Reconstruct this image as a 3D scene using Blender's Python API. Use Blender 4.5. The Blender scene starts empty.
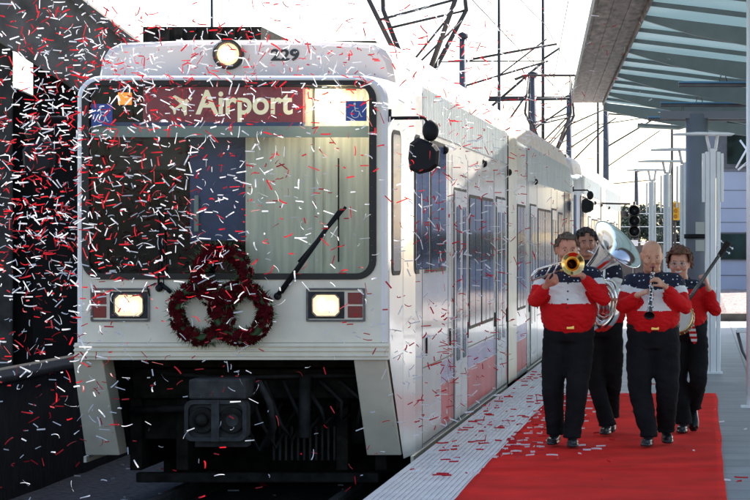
import bpy, bmesh, math, random
from mathutils import Vector, Matrix, noise
R = math.radians
PI = math.pi
random.seed(7)
S = bpy.context.scene
C = S.collection

# ------------------------------------------------------------------ camera, sky, sun, exposure
F, VX, VY, H = 2560.0, 700.0, 240.0, 1.70      # focal length in photo pixels, vanishing point of the track, eye height
cd = bpy.data.cameras.new('camera'); cam = bpy.data.objects.new('camera', cd); C.objects.link(cam)
cam.location = (0, 0, H); cam.rotation_euler = (R(90), 0, 0)
cd.sensor_width = 36; cd.lens = F / 750 * 36
cd.shift_x = (375 - VX) / 750; cd.shift_y = (VY - 250) / 750
cd.clip_start = 0.5; cd.clip_end = 6000
S.camera = cam
S.view_settings.view_transform = 'Standard'; S.view_settings.look = 'None'
S.view_settings.gamma = 1; S.view_settings.use_curve_mapping = False
S.view_settings.exposure = 1.5
SUN_EL, SUN_AZ = R(44), R(30)                   # high, ahead of the camera and to the right
w = bpy.data.worlds.new('World'); S.world = w; w.use_nodes = True
nt = w.node_tree
sky = nt.nodes.new('ShaderNodeTexSky'); sky.sky_type = 'NISHITA'; sky.sun_disc = False
sky.sun_elevation = SUN_EL; sky.sun_rotation = SUN_AZ
sky.air_density = 1.0; sky.dust_density = 1.6; sky.ozone_density = 1.0
nt.links.new(sky.outputs[0], nt.nodes['Background'].inputs[0])
nt.nodes['Background'].inputs[1].default_value = 0.12
ld = bpy.data.lights.new('sun', 'SUN'); ld.energy = 4.6; ld.angle = R(0.6); ld.color = (1, .95, .86)
sun = bpy.data.objects.new('sun', ld); C.objects.link(sun)
sd = Vector((math.sin(SUN_AZ) * math.cos(SUN_EL), math.cos(SUN_AZ) * math.cos(SUN_EL), math.sin(SUN_EL)))
sun.rotation_euler = sd.to_track_quat('Z', 'Y').to_euler()
try: S.cycles.use_denoising = True
except Exception: pass

# ------------------------------------------------------------------ materials
MATS = {}
def mat(name, col, rough=.5, metal=0., var=0., vscale=5., bump=0., bscale=30., coat=0., emit=None, es=1., stretch=(1, 1, 1), sheen=0., spec=None):
    if name in MATS: return MATS[name]
    m = bpy.data.materials.new(name); m.use_nodes = True; n = m.node_tree.nodes; l = m.node_tree.links
    b = n['Principled BSDF']; b.inputs['Base Color'].default_value = (*col, 1)
    b.inputs['Roughness'].default_value = rough; b.inputs['Metallic'].default_value = metal
    b.inputs['Coat Weight'].default_value = coat; b.inputs['Coat Roughness'].default_value = .06
    if spec is not None: b.inputs['Specular IOR Level'].default_value = spec
    if sheen: b.inputs['Sheen Weight'].default_value = sheen
    if emit: b.inputs['Emission Color'].default_value = (*emit, 1); b.inputs['Emission Strength'].default_value = es
    tc = n.new('ShaderNodeTexCoord'); mp = n.new('ShaderNodeMapping'); mp.inputs['Scale'].default_value = stretch
    l.new(tc.outputs['Object'], mp.inputs['Vector'])
    if var:
        t = n.new('ShaderNodeTexNoise'); t.inputs['Scale'].default_value = vscale; t.inputs['Detail'].default_value = 6
        l.new(mp.outputs[0], t.inputs['Vector'])
        rp = n.new('ShaderNodeValToRGB'); rp.color_ramp.elements[0].position = .3; rp.color_ramp.elements[1].position = .7
        rp.color_ramp.elements[0].color = (*[c * (1 - var) for c in col], 1); rp.color_ramp.elements[1].color = (*[min(1, c * (1 + var)) for c in col], 1)
        l.new(t.outputs['Fac'], rp.inputs[0]); l.new(rp.outputs[0], b.inputs['Base Color'])
    if bump:
        t = n.new('ShaderNodeTexNoise'); t.inputs['Scale'].default_value = bscale; t.inputs['Detail'].default_value = 5
        l.new(mp.outputs[0], t.inputs['Vector'])
        bp = n.new('ShaderNodeBump'); bp.inputs['Strength'].default_value = bump; bp.inputs['Distance'].default_value = .02
        l.new(t.outputs['Fac'], bp.inputs['Height']); l.new(bp.outputs[0], b.inputs['Normal'])
    MATS[name] = m; return m

white = mat('white_train_paint', (.78, .70, .545), .38, var=.11, vscale=4, coat=.35)
sidep = mat('glossy_side_paint', (.80, .77, .73), .20, var=.07, vscale=2.5, coat=.35, spec=.35, bump=.06, bscale=1.6, stretch=(1, .6, .9))
bandr = mat('red_lower_band', (.52, .11, .12), .3, var=.3, vscale=1.5, coat=.1, spec=.15)
bandb = mat('lavender_lower_band', (.36, .33, .50), .3, var=.2, vscale=1.5, coat=.1, spec=.15)
fluted = mat('fluted_side_panel', (.62, .66, .66), .3, metal=.2, var=.2, vscale=6, stretch=(1, 3, .4), bump=.2, bscale=4)
roofw = mat('roof_shroud_paint', (.72, .62, .555), .5, var=.08, vscale=2)
bronze = mat('bronze_window_gasket', (.030, .026, .021), .5, spec=.3)
black = mat('black_rubber', (.009, .009, .010), .6, spec=.25)
soot = mat('sooty_underframe', (.020, .018, .015), .9, spec=.15, var=.6, vscale=9, bump=.5, bscale=25)
steel = mat('dull_steel', (.14, .13, .12), .55, metal=.5, var=.35, vscale=14)
coup = mat('coupler_grey', (.042, .041, .040), .7, spec=.25, metal=.2, var=.4, vscale=12)
chrome = mat('silver_plating', (.82, .80, .76), .14, metal=1, var=.08, vscale=9)
brass = mat('lacquered_brass', (.86, .58, .22), .16, metal=1, var=.08, vscale=9)
redlens = mat('red_lens', (.20, .004, .006), .25)
lampm = mat('lit_headlamp', (1, .85, .6), .3, emit=(1, .58, .24), es=.42)
lamph = mat('lit_filament', (1, .9, .7), .3, emit=(1, .9, .68), es=9)
amber = mat('lit_amber_lamp', (1, .35, .05), .3, emit=(1, .16, .004), es=.6)
cablamp = mat('lit_cab_lamp', (1, .8, .5), .3, emit=(1, .72, .36), es=5)
maroon = mat('maroon_sign_blind', (.15, .012, .026), .5, emit=(.6, .05, .10), es=.04)
signtxt = mat('cream_sign_letters', (.75, .70, .48), .5, emit=(.9, .82, .55), es=.16)
bluep = mat('access_blue', (.02, .07, .30), .4)
whitep = mat('white_print', (.8, .8, .8), .5)
numb = mat('black_numeral', (.02, .02, .022), .5)
cream = mat('cream_curtain', (.70, .69, .55), .7, var=.14, vscale=5, stretch=(6, 1, .4))
navyd = mat('blue_cab_door', (.02, .045, .15), .5, var=.2)
cabdark = mat('dark_cab_trim', (.003, .003, .0035), .9, spec=.1, var=.3)
greybar = mat('green_grey_bar', (.30, .36, .32), .5)
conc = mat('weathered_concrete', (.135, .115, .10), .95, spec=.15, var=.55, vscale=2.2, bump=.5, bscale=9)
conc_d = mat('underpass_shade_concrete', (.010, .009, .008), .95, spec=.1, var=.4, vscale=1.5, bump=.4, bscale=8)  # darkness under the ramp put into a near-black base colour
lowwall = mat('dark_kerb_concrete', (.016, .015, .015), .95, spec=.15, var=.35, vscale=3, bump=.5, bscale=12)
carpetm = mat('red_carpet_pile', (.64, .016, .012), 1., var=.22, vscale=2.2, bump=.25, bscale=160, spec=.1)
poleg = mat('galvanised_pole', (.10, .10, .115), .5, metal=.3, var=.2)
poledk = mat('dark_catenary_steel', (.035, .03, .032), .6, var=.3)
polew = mat('white_enamel', (.86, .86, .88), .35, coat=.3, var=.04)
column = mat('blue_grey_column', (.17, .185, .22), .5, var=.12, vscale=2, bump=.1)
panelb = mat('lavender_cladding', (.38, .41, .52), .45, var=.06, vscale=1)
gravel = mat('pink_gravel', (.24, .19, .18), .95, var=.6, vscale=14, bump=1., bscale=22)
tealm = mat('teal_beam_paint', (.15, .19, .20), .5, var=.1)
trunkm = mat('bark', (.10, .075, .055), .9, var=.3)
leafm = mat('dusky_foliage', (.055, .075, .05), .8, var=.4, vscale=.6)
yellow = mat('sign_yellow', (.70, .40, .02), .5)
glassd = None
def glass_mat(name, tint, gl=.12, tr=.85):
    m = bpy.data.materials.new(name); m.use_nodes = True; n = m.node_tree.nodes; l = m.node_tree.links
    n.remove(n['Principled BSDF']); o = n['Material Output']
    t = n.new('ShaderNodeBsdfTransparent'); t.inputs[0].default_value = (*tint, 1)
    g = n.new('ShaderNodeBsdfGlossy'); g.inputs['Roughness'].default_value = .02
    fr = n.new('ShaderNodeFresnel'); fr.inputs['IOR'].default_value = 1.34
    mx = n.new('ShaderNodeMixShader'); l.new(fr.outputs[0], mx.inputs[0]); l.new(t.outputs[0], mx.inputs[1]); l.new(g.outputs[0], mx.inputs[2])
    l.new(mx.outputs[0], o.inputs['Surface']); return m
wsglass = glass_mat('windscreen_glass', (.90, .95, .93))
sideglass = mat('tinted_side_glass', (.014, .026, .070), .10, var=.8, vscale=3, stretch=(1, 2, .5), bump=.04, bscale=1.5, spec=.12)
def canopy_mat():
    m = mat('teal_canopy_glazing', (.18, .235, .245), .35, var=.08, vscale=.8); n = m.node_tree.nodes; l = m.node_tree.links
    b = n['Principled BSDF']; o = n['Material Output']
    t = n.new('ShaderNodeBsdfTranslucent'); t.inputs[0].default_value = (.50, .63, .67, 1)
    mx = n.new('ShaderNodeMixShader'); mx.inputs[0].default_value = .45
    l.new(b.outputs[0], mx.inputs[1]); l.new(t.outputs[0], mx.inputs[2]); l.new(mx.outputs[0], o.inputs['Surface']); return m
canm = canopy_mat()
def starry():
    m = mat('navy_star_cloth', (.012, .018, .06), .8, bump=.3, bscale=60); n = m.node_tree.nodes; l = m.node_tree.links
    tc = n.new('ShaderNodeTexCoord'); v = n.new('ShaderNodeTexVoronoi'); v.inputs['Scale'].default_value = 26; v.inputs['Randomness'].default_value = .35
    l.new(tc.outputs['Object'], v.inputs['Vector'])
    lt = n.new('ShaderNodeMath'); lt.operation = 'LESS_THAN'; lt.inputs[1].default_value = .20; l.new(v.outputs['Distance'], lt.inputs[0])
    mx = n.new('ShaderNodeMix'); mx.data_type = 'RGBA'; mx.inputs[6].default_value = (.006, .008, .026, 1); mx.inputs[7].default_value = (.75, .76, .8, 1)
    l.new(lt.outputs[0], mx.inputs[0]); l.new(mx.outputs[2], n['Principled BSDF'].inputs['Base Color']); return m
star = starry()
shred = mat('red_shirt_cloth', (.62, .010, .012), .8, var=.12, vscale=7, bump=.25, bscale=50, spec=.15)
shwhite = mat('cream_shirt_cloth', (.76, .73, .68), .7, var=.05, vscale=8, bump=.25, bscale=50)
blackcl = mat('black_trouser_cloth', (.012, .012, .013), .9, spec=.08, var=.3, vscale=6, bump=.3, bscale=60)
shoem = mat('black_shoe_leather', (.008, .008, .009), .3, spec=.4)
gold = mat('brass_buckle', (.75, .5, .15), .3, metal=1)
eyew = mat('eye_white', (.62, .58, .55), .3)
eyed = mat('eye_iris', (.03, .02, .015), .2)
lipm = mat('lip_skin', (.42, .13, .11), .5)
teeth = mat('teeth', (.75, .72, .66), .3)
def paving():
    m = mat('grey_platform_paving', (.20, .215, .25), .45, bump=.3, bscale=60); n = m.node_tree.nodes; l = m.node_tree.links
    tc = n.new('ShaderNodeTexCoord'); br = n.new('ShaderNodeTexBrick'); br.offset = 0
    br.inputs['Scale'].default_value = 1; br.inputs['Brick Width'].default_value = .6; br.inputs['Row Height'].default_value = .6; br.inputs['Mortar Size'].default_value = .012
    br.inputs['Color1'].default_value = (.20, .205, .21, 1); br.inputs['Color2'].default_value = (.27, .27, .275, 1); br.inputs['Mortar'].default_value = (.08, .08, .085, 1)
    l.new(tc.outputs['Object'], br.inputs['Vector'])
    t = n.new('ShaderNodeTexNoise'); t.inputs['Scale'].default_value = 2.3; t.inputs['Detail'].default_value = 7; l.new(tc.outputs['Object'], t.inputs['Vector'])
    mr = n.new('ShaderNodeMapRange'); mr.inputs[3].default_value = .65; mr.inputs[4].default_value = 1.3; l.new(t.outputs['Fac'], mr.inputs[0])
    mx = n.new('ShaderNodeVectorMath'); mx.operation = 'SCALE'; l.new(br.outputs[0], mx.inputs[0]); l.new(mr.outputs[0], mx.inputs['Scale'])
    l.new(mx.outputs[0], n['Principled BSDF'].inputs['Base Color']); return m
pave = paving()
tact = mat('ribbed_edge_tile', (.50, .50, .50), .45, var=.14, vscale=4, bump=.15, bscale=30)
ballm = mat('track_ballast', (.05, .05, .056), .95, var=.6, vscale=16, bump=1., bscale=14)
groundm = mat('dull_brown_ground', (.16, .15, .13), .95, var=.3, vscale=.3, bump=.3, bscale=2)  # plain brown-grey ground tone with random variation
def paper(name, col):
    m = mat(name, col, .6); n = m.node_tree.nodes; l = m.node_tree.links; t = n.new('ShaderNodeBsdfTranslucent'); t.inputs[0].default_value = (*col, 1)
    mx = n.new('ShaderNodeMixShader'); mx.inputs[0].default_value = .42; l.new(n['Principled BSDF'].outputs[0], mx.inputs[1]); l.new(t.outputs[0], mx.inputs[2]); l.new(mx.outputs[0], n['Material Output'].inputs['Surface']); return m
confw = paper('white_paper', (.70, .70, .73)); confr = paper('red_paper', (.50, .012, .02))

# ------------------------------------------------------------------ helpers
def px(x, y, Y): return Vector(((x - VX) * Y / F, Y, H - (y - VY) * Y / F))
class MB:
    def __init__(s): s.v = []; s.f = []; s.m = []; s.sm = []
    def add(s, vs, fs, mi=0, smooth=False):
        o = len(s.v); s.v += [Vector(v) for v in vs]
        for f in fs: s.f.append([i + o for i in f]); s.m.append(mi); s.sm.append(smooth)
    def box(s, a, b, mi=0):
        x0, y0, z0 = [min(p, q) for p, q in zip(a, b)]; x1, y1, z1 = [max(p, q) for p, q in zip(a, b)]
        s.add([(x0, y0, z0), (x1, y0, z0), (x1, y1, z0), (x0, y1, z0), (x0, y0, z1), (x1, y0, z1), (x1, y1, z1), (x0, y1, z1)],
              [(3, 2, 1, 0), (4, 5, 6, 7), (0, 1, 5, 4), (1, 2, 6, 5), (2, 3, 7, 6), (3, 0, 4, 7)], mi)
    def hexa(s, p, mi=0):   # 8 points: lower four, upper four
        s.add(p, [(3, 2, 1, 0), (4, 5, 6, 7), (0, 1, 5, 4), (1, 2, 6, 5), (2, 3, 7, 6), (3, 0, 4, 7)], mi)
    def tube(s, pts, rad, n=8, mi=0, cap=True, ell=None, smooth=True, up=None):
        pts = [Vector(p) for p in pts]
        if not isinstance(rad, (list, tuple)): rad = [rad] * len(pts)
        vs = []; fs = []; prev = None
        for i, p in enumerate(pts):
            t = (pts[min(i + 1, len(pts) - 1)] - pts[max(i - 1, 0)])
            t = t.normalized() if t.length > 1e-9 else Vector((0, 0, 1))
            if prev is None:
                u = Vector(up) if up else (Vector((1, 0, 0)) if abs(t.x) < .8 else Vector((0, 1, 0)))
            else: u = prev
            u = (u - t * u.dot(t)).normalized(); prev = u; v = t.cross(u)
            r = rad[i]; ra, rb = (r if isinstance(r, (list, tuple)) else (r, r))
            for k in range(n):
                a = 2 * PI * k / n; vs.append(p + u * (math.cos(a) * ra) + v * (math.sin(a) * rb))
        for i in range(len(pts) - 1):
            for k in range(n):
                a = i * n + k; b = i * n + (k + 1) % n; fs.append((a, b, b + n, a + n))
        s.add(vs, fs, mi, smooth)
        if cap:
            o = len(s.v) - len(vs)
            s.f.append([o + k for k in range(n)][::-1]); s.m.append(mi); s.sm.append(False)
            s.f.append([o + (len(pts) - 1) * n + k for k in range(n)]); s.m.append(mi); s.sm.append(False)
    def lathe(s, prof, o, d, n=24, mi=0):   # prof: (distance along axis, radius)
        d = Vector(d).normalized(); o = Vector(o); u = d.orthogonal().normalized(); v = d.cross(u); vs = []; fs = []
        for (h, r) in prof:
            for k in range(n):
                a = 2 * PI * k / n; vs.append(o + d * h + (u * math.cos(a) + v * math.sin(a)) * r)
        for i in range(len(prof) - 1):
            for k in range(n):
                a = i * n + k; b = i * n + (k + 1) % n; fs.append((a, b, b + n, a + n))
        s.add(vs, fs, mi, True)
    def prism(s, poly, vec, mi=0):      # polygon (3d points) extruded along vec
        n = len(poly); vec = Vector(vec); p = [Vector(q) for q in poly]
        s.add(p + [q + vec for q in p], [list(range(n))[::-1], [n + i for i in range(n)]] + [(i, (i + 1) % n, n + (i + 1) % n, n + i) for i in range(n)], mi)
    def ring(s, a, b, mi=0, close=True):   # bridge two loops
        n = len(a); s.add(list(a) + list(b), [(i, (i + 1) % n, n + (i + 1) % n, n + i) for i in range(n if close else n - 1)], mi)
    def ell(s, c, r, n=14, m=10, mi=0, M=None):
        vs = []; fs = []
        for j in range(m + 1):
            th = PI * j / m
            for k in range(n):
                a = 2 * PI * k / n; p = Vector((r[0] * math.sin(th) * math.cos(a), r[1] * math.sin(th) * math.sin(a), r[2] * math.cos(th))) + Vector(c)
                vs.append(M @ p if M else p)
        for j in range(m):
            for k in range(n):
                a = j * n + k; b = j * n + (k + 1) % n; fs.append((a, a + n, b + n, b))
        s.add(vs, fs, mi, True)
    def mesh(s, name, mats):
        me = bpy.data.meshes.new(name); me.from_pydata([tuple(v) for v in s.v], [], s.f)
        for m in (mats if isinstance(mats, (list, tuple)) else [mats]): me.materials.append(m)
        me.polygons.foreach_set('material_index', s.m); me.polygons.foreach_set('use_smooth', s.sm); me.update(); return me
    def build(s, name, mats, parent=None, bevel=0, fix=True, loc=None):
        me = s.mesh(name, mats)
        if fix:
            bm = bmesh.new(); bm.from_mesh(me); bmesh.ops.recalc_face_normals(bm, faces=bm.faces); bm.to_mesh(me); bm.free()
        o = bpy.data.objects.new(name, me); C.objects.link(o)
        if parent: o.parent = parent
        if loc is not None: o.location = loc
        if bevel:
            b = o.modifiers.new('bevel', 'BEVEL'); b.width = bevel; b.segments = 2; b.limit_method = 'ANGLE'; b.angle_limit = R(40)
        return o
def empty(name, loc, label=None, cat=None, group=None, rz=0):
    o = bpy.data.objects.new(name, None); C.objects.link(o); o.location = loc; o.rotation_euler = (0, 0, rz); o.empty_display_size = .2
    tag(o, label, cat, group); return o
def tag(o, label=None, cat=None, group=None, kind=None):
    if label: o['label'] = label
    if cat: o['category'] = cat
    if group: o['group'] = group
    if kind: o['kind'] = kind
    return o
def kids(o): return [c for c in bpy.data.objects if c.parent == o]
def copy_tree(o, parent=None):
    c = o.copy(); C.objects.link(c); c.parent = parent
    for ch in kids(o): copy_tree(ch, c)
    return c
def rrect(x0, x1, z0, z1, r, y=0, n=6):
    if not isinstance(r, (list, tuple)): r = [r] * 4        # bl, br, tr, tl
    cs = [(x0 + r[0], z0 + r[0], 180, r[0]), (x1 - r[1], z0 + r[1], 270, r[1]), (x1 - r[2], z1 - r[2], 0, r[2]), (x0 + r[3], z1 - r[3], 90, r[3])]
    out = []
    for cx, cz, a0, rr in cs:
        for i in range(n + 1):
            a = R(a0 + 90 * i / n); out.append(Vector((cx + rr * math.cos(a), y, cz + rr * math.sin(a))))
    return out
def text_obj(body, size, m, parent, loc, name, ext=.002, off=0., rot=(R(90), 0, 0), sx=1., align='CENTER'):
    cu = bpy.data.curves.new(name, 'FONT'); cu.body = body; cu.size = size; cu.extrude = ext; cu.offset = off; cu.align_x = align; cu.align_y = 'CENTER'
    t = bpy.data.objects.new(name, cu); C.objects.link(t)
    dg = bpy.context.evaluated_depsgraph_get(); me = bpy.data.meshes.new_from_object(t.evaluated_get(dg)); bpy.data.objects.remove(t)
    me.materials.clear(); me.materials.append(m)
    o = bpy.data.objects.new(name, me); C.objects.link(o); o.parent = parent; o.location = loc; o.rotation_euler = rot; o.scale = (sx, 1, 1); return o

# ------------------------------------------------------------------ setting: ground, track bed, platform
mb = MB(); mb.add([(-3000, -60, -.6), (3000, -60, -.6), (3000, 4000, -.6), (-3000, 4000, -.6)], [(0, 1, 2, 3)])
tag(mb.build('ground', groundm, fix=False), kind='structure')
mb = MB(); nx, ny = 40, 200
for j in range(ny + 1):
    for i in range(nx + 1):
        x = -7.4 + 5.1 * i / nx; y = 4 + 100 * (j / ny) ** 1.7
        mb.v.append(Vector((x, y, -.56 + .03 * noise.noise(Vector((x * 6, y * 6, 0))))))
for j in range(ny):
    for i in range(nx): a = j * (nx + 1) + i; mb.f.append([a, a + 1, a + nx + 2, a + nx + 1]); mb.m.append(0); mb.sm.append(False)
tag(mb.build('track_bed', ballm, fix=False), kind='structure')
mb = MB(); mb.box((-2.18, 2, -.9), (9, 92, 0)); tag(mb.build('platform', pave), kind='structure')
# ribbed strip along the edge (paving of the platform)
mb = MB()
mb.box((-2.20, 2, -.05), (-1.60, 92, .004))
for k in range(15):
    x = -2.165 + k * .0395; mb.box((x, 2, .004), (x + .022, 92, .010))
tag(mb.build('platform_edge_paving', tact), kind='structure')
# rails
for x in (-3.65 - .7175, -3.65 + .7175):
    mb = MB(); mb.box((x - .035, 4, -.42), (x + .035, 110, -.37)); mb.box((x - .008, 4, -.50), (x + .008, 110, -.42)); mb.box((x - .07, 4, -.53), (x + .07, 110, -.50))
    tag(mb.build('rail', steel, bevel=.006), 'dark steel running rail of the track under the light rail cars, ' + ('away from' if x < -3.65 else 'beside') + ' the platform', 'rail', 'rails under the train')
# carpet
mb = MB(); nx, ny = 30, 330; X0, X1, Y0, Y1 = -1.60, .178, 10.5, 28.1
for j in range(ny + 1):
    for i in range(nx + 1):
        u, v = i / nx, j / ny; y = Y0 + (Y1 - Y0) * v; x = X0 + (X1 - X0) * u + .014 * noise.noise(Vector((u * 1.5, y * .8, 1)))
        z = .016 + .006 * noise.noise(Vector((x * 5, y * 1.3, 9))) + .004 * noise.noise(Vector((x * 2, y * 3, 3))) + .016 * math.exp(-((y - 18.75) / .04) ** 2) + .005 * math.exp(-((y - 24.6) / .03) ** 2)
        mb.v.append(Vector((x, y, z)))
for j in range(ny):
    for i in range(nx): a = j * (nx + 1) + i; mb.f.append([a, a + 1, a + nx + 2, a + nx + 1]); mb.m.append(0); mb.sm.append(True)
o = mb.build('red_carpet', carpetm, fix=False); so = o.modifiers.new('thick', 'SOLIDIFY'); so.thickness = .006; so.offset = -1
tag(o, 'long red carpet laid along the grey platform under the marching band', 'carpet')

# ------------------------------------------------------------------ light rail car
CX = -3.65
def ql(x, y, Yo=0.):        # a point of the front, car-local
    Y = 20 + Yo; return Vector(((x - VX) * Y / F - CX, Yo, H - (y - VY) * Y / F))
LEN = 27.5
def make_car():
    car = empty('light_rail_car', (CX, 20, 0))
    # body shell : inverted U lofted front to back
    def sec(w, zb, zt, r, y, n=6):
        p = [Vector((-w, y, zb)), Vector((-w, y, zt - r))]
        p += [Vector((-w + r - r * math.cos(R(90 * i / n)), y, zt - r + r * math.sin(R(90 * i / n)))) for i in range(1, n + 1)]
        return p + [Vector((-q.x, q.y, q.z)) for q in p[::-1]]
    rows = [(1.165, .90, 2.955, .16, -.035), (1.195, .90, 2.97, .17, -.022), (1.212, .90, 2.98, .18, 0), (1.222, .76, 2.985, .18, .03), (1.262, .0, 2.99, .16, .55),
            (1.265, -.06, 2.99, .16, .60), (1.31, -.06, 3.0, .12, 1.05), (1.325, -.06, 3.0, .10, 1.4), (1.325, -.06, 3.0, .1, 10.86)]
    mb = MB()
    def loft(rows):
        ss = [sec(*r) for r in rows]
        for a, b in zip(ss, ss[1:]):
            n = len(a); mb.add(a + b, [(i, i + 1, n + i + 1, n + i) for i in range(n - 1)], 0, True)
    loft(rows)
    loft([(1.325, -.06, 3.0, .1, 12.34), (1.325, -.06, 3.0, .1, 14.34)])
    loft([(1.325, -.06, 3.0, .1, 14.42), (1.325, -.06, 3.0, .1, LEN - 1.4), (1.28, -.06, 2.99, .16, LEN - .7), (1.222, .0, 2.98, .18, LEN - .1), (1.16, .1, 2.95, .2, LEN)])
    s = sec(1.16, .1, 2.95, .2, LEN); mb.add(s, [list(range(len(s)))], 0)
    body = mb.build('body', sidep, car)
    wn = body.modifiers.new('wn', 'EDGE_SPLIT'); wn.split_angle = R(35)
    # articulation covers
    mb = MB(); a = sec(1.338, -.04, 3.03, .1, 10.9); b = sec(1.338, -.04, 3.03, .1, 12.3); mb.ring(a, b, 0, False); mb.build('articulation_cover', white, car)
    mb = MB(); a = sec(1.29, -.04, 2.97, .1, 10.8); b = sec(1.29, -.04, 2.97, .1, 14.5); mb.ring(a, b, 0, False); mb.build('articulation_bellows', black, car)
    # front panel with the windscreen opening
    mb = MB(); N = 6
    outer = rrect(-1.165, 1.165, .90, 2.955, [.01, .01, .16, .16], -.035, N)
    A, B = ql(83, 80.5), ql(377, 279.5)
    inner = rrect(A.x, B.x, B.z, A.z, .15, -.035, N); inner2 = [Vector((p.x, .05, p.z)) for p in inner]
    mb.ring(outer, inner); mb.ring(inner, inner2)
    fp = mb.build('front_panel', white, car)
    # gasket
    g0 = rrect(A.x, B.x, B.z, A.z, .15, -.048, N); g1 = rrect(A.x + .056, B.x - .056, B.z + .048, A.z - .04, .10, -.048, N)
    gb = rrect(A.x, B.x, B.z, A.z, .15, -.03, N); g2 = [Vector((p.x, .02, p.z)) for p in g1]
    mb = MB(); mb.ring(g0, g1); mb.ring(gb, g0); mb.ring(g1, g2)
    for t in range(12):      # small bright screw heads round the gasket
        for xx in (A.x + .035, B.x - .035):
            z = B.z + .15 + (A.z - B.z - .3) * t / 11; mb.ell((xx, -.05, z), (.005, .004, .005), 6, 4, 1)
    ws = mb.build('windscreen', [bronze, steel], car)
    gl = rrect(A.x + .05, B.x - .05, B.z + .042, A.z - .034, .10, -.012, N)
    mb = MB(); mb.add(gl, [list(range(len(gl)))]); mb.build('pane', wsglass, ws)
    # cab interior seen through the glass
    mb = MB()
    mb.box((-1.12, 1.1, .9), (-.1, 1.14, 2.93)); mb.box((-1.14, .02, .9), (-1.12, 1.1, 2.93)); mb.box((-1.12, .03, .9), (1.12, 1.1, .93)); mb.box((-1.12, .03, 2.9), (1.12, 1.1, 2.93))
    p, q = ql(92, 238, .12), ql(250, 279, .5); mb.box((-1.1, .10, 1.3), (q.x, .55, p.z - .02))
    mb.box((-1.1, .5, 1.6), (-.75, .9, 2.25)); mb.box((-.62, .75, 1.5), (-.40, .95, 2.1)); mb.ell((-.51, .85, 2.2), (.11, .1, .14))
    mb.build('cab_interior', cabdark, car)
    mb = MB(); a, b = ql(90, 138, .7), ql(186, 170, .7); mb.box((a.x, .72, b.z), (b.x, .75, a.z)); a, b = ql(193, 195, .4), ql(198, 232, .4); mb.box((a.x, .42, b.z), (b.x, .44, a.z), 1); a, b = ql(118, 205, .6), ql(150, 275, .6); mb.box((a.x, .6, b.z), (b.x, .7, a.z), 2); mb.build('seat_post_and_reflection', [mat('reflection_grey', (.06, .055, .052), .6, var=.3), greybar, mat('seat_cloth', (.03, .018, .03), .9)], car, bevel=.02)  # grey panel stands in for a windscreen reflection; post and seat beside it
    mb = MB(); a, b = ql(337, 158, .2), ql(338.5, 262, .2); mb.box((a.x, .24, b.z), (b.x, .25, a.z)); mb.build('pull_cord', cabdark, car)
    mb = MB(); a, b = ql(186, 128, .30), ql(249, 268, .30); mb.box((a.x, .46, .93), (b.x, .49, 2.6))
    mb.box((a.x + .02, .45, 1.55), (b.x - .02, .46, 1.66), 1); mb.build('cab_door', [navyd, greybar], car)
    mb = MB()              # curtain / pale partition with pleats on the right
    x0, x1 = ql(250, 0, .5).x, 1.10; n = 70; vs = []
    for i in range(n + 1):
        x = x0 + (x1 - x0) * i / n; y = .30 + (.004 if i > 38 else .0012) * math.sin(i * 1.9) + .006 * math.sin(i * .33)
        vs += [(x, y, .95), (x, y, 2.9)]
    mb.add(vs, [(2 * i, 2 * i + 1, 2 * i + 3, 2 * i + 2) for i in range(n)], 0, True)
    mb.box((.60, .27, .95), (.66, .275, 2.9), 0); mb.build('cab_curtain', cream, car)
    mb = MB(); c = ql(337, 94, .16); mb.lathe([(0, .035), (.02, .045), (.05, .02), (.06, .0)], c, (0, 1, 0), 16); mb.build('cab_lamp', cablamp, car)
    ll = bpy.data.lights.new('cab_lamp_light', 'POINT'); ll.energy = 3; ll.color = (1, .86, .66); ll.shadow_soft_size = .05
    lo = bpy.data.objects.new('cab_lamp_light', ll); C.objects.link(lo); lo.parent = car; lo.location = c + Vector((-.03, -.05, -.06))
    # destination blind
    a, b = ql(143, 87, .05), ql(303, 123, .05); mb = MB(); mb.box((a.x, .05, b.z), (b.x, .16, a.z)); sg = mb.build('destination_sign', maroon, car)
    c = ql(243, 103.5, .045)
    text_obj('Airport', .262, signtxt, sg, (c.x + .01, .046, c.z), 'lettering', .002, .006, sx=.93)
    # airplane glyph
    pc = ql(182, 104, .045); pl = [(0, .13), (.018, .10), (.022, .045), (.12, -.015), (.12, -.045), (.022, -.015), (.016, -.085), (.05, -.11), (.05, -.13), (0, -.115)]
    pl = pl + [(-x, z) for x, z in pl[::-1][1:-1]]; ca, sa = math.cos(R(-58)), math.sin(R(-58))
    mb = MB(); mb.prism([(pc.x + x * ca - z * sa, .044, pc.z + x * sa + z * ca) for x, z in [(.74 * a_, .74 * b_) for a_, b_ in pl]], (0, .004, 0)); mb.build('airplane_symbol', signtxt, sg)
    mb = MB(); a, b = ql(91, 126, .04), ql(368, 137, .04); mb.box((a.x, .04, b.z), (b.x, .09, a.z)); mb.box((a.x, .042, a.z), (ql(303, 0, .05).x, .12, a.z + .03), 1); mb.build('sun_visor_rail', [greybar, navyd], car)
    mb = MB(); a, b = ql(118, 92.5, .02), ql(131, 104.5, .02); mb.box((a.x, .02, b.z), (b.x, .05, a.z)); mb.build('indicator_lamp', amber, car)
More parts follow.
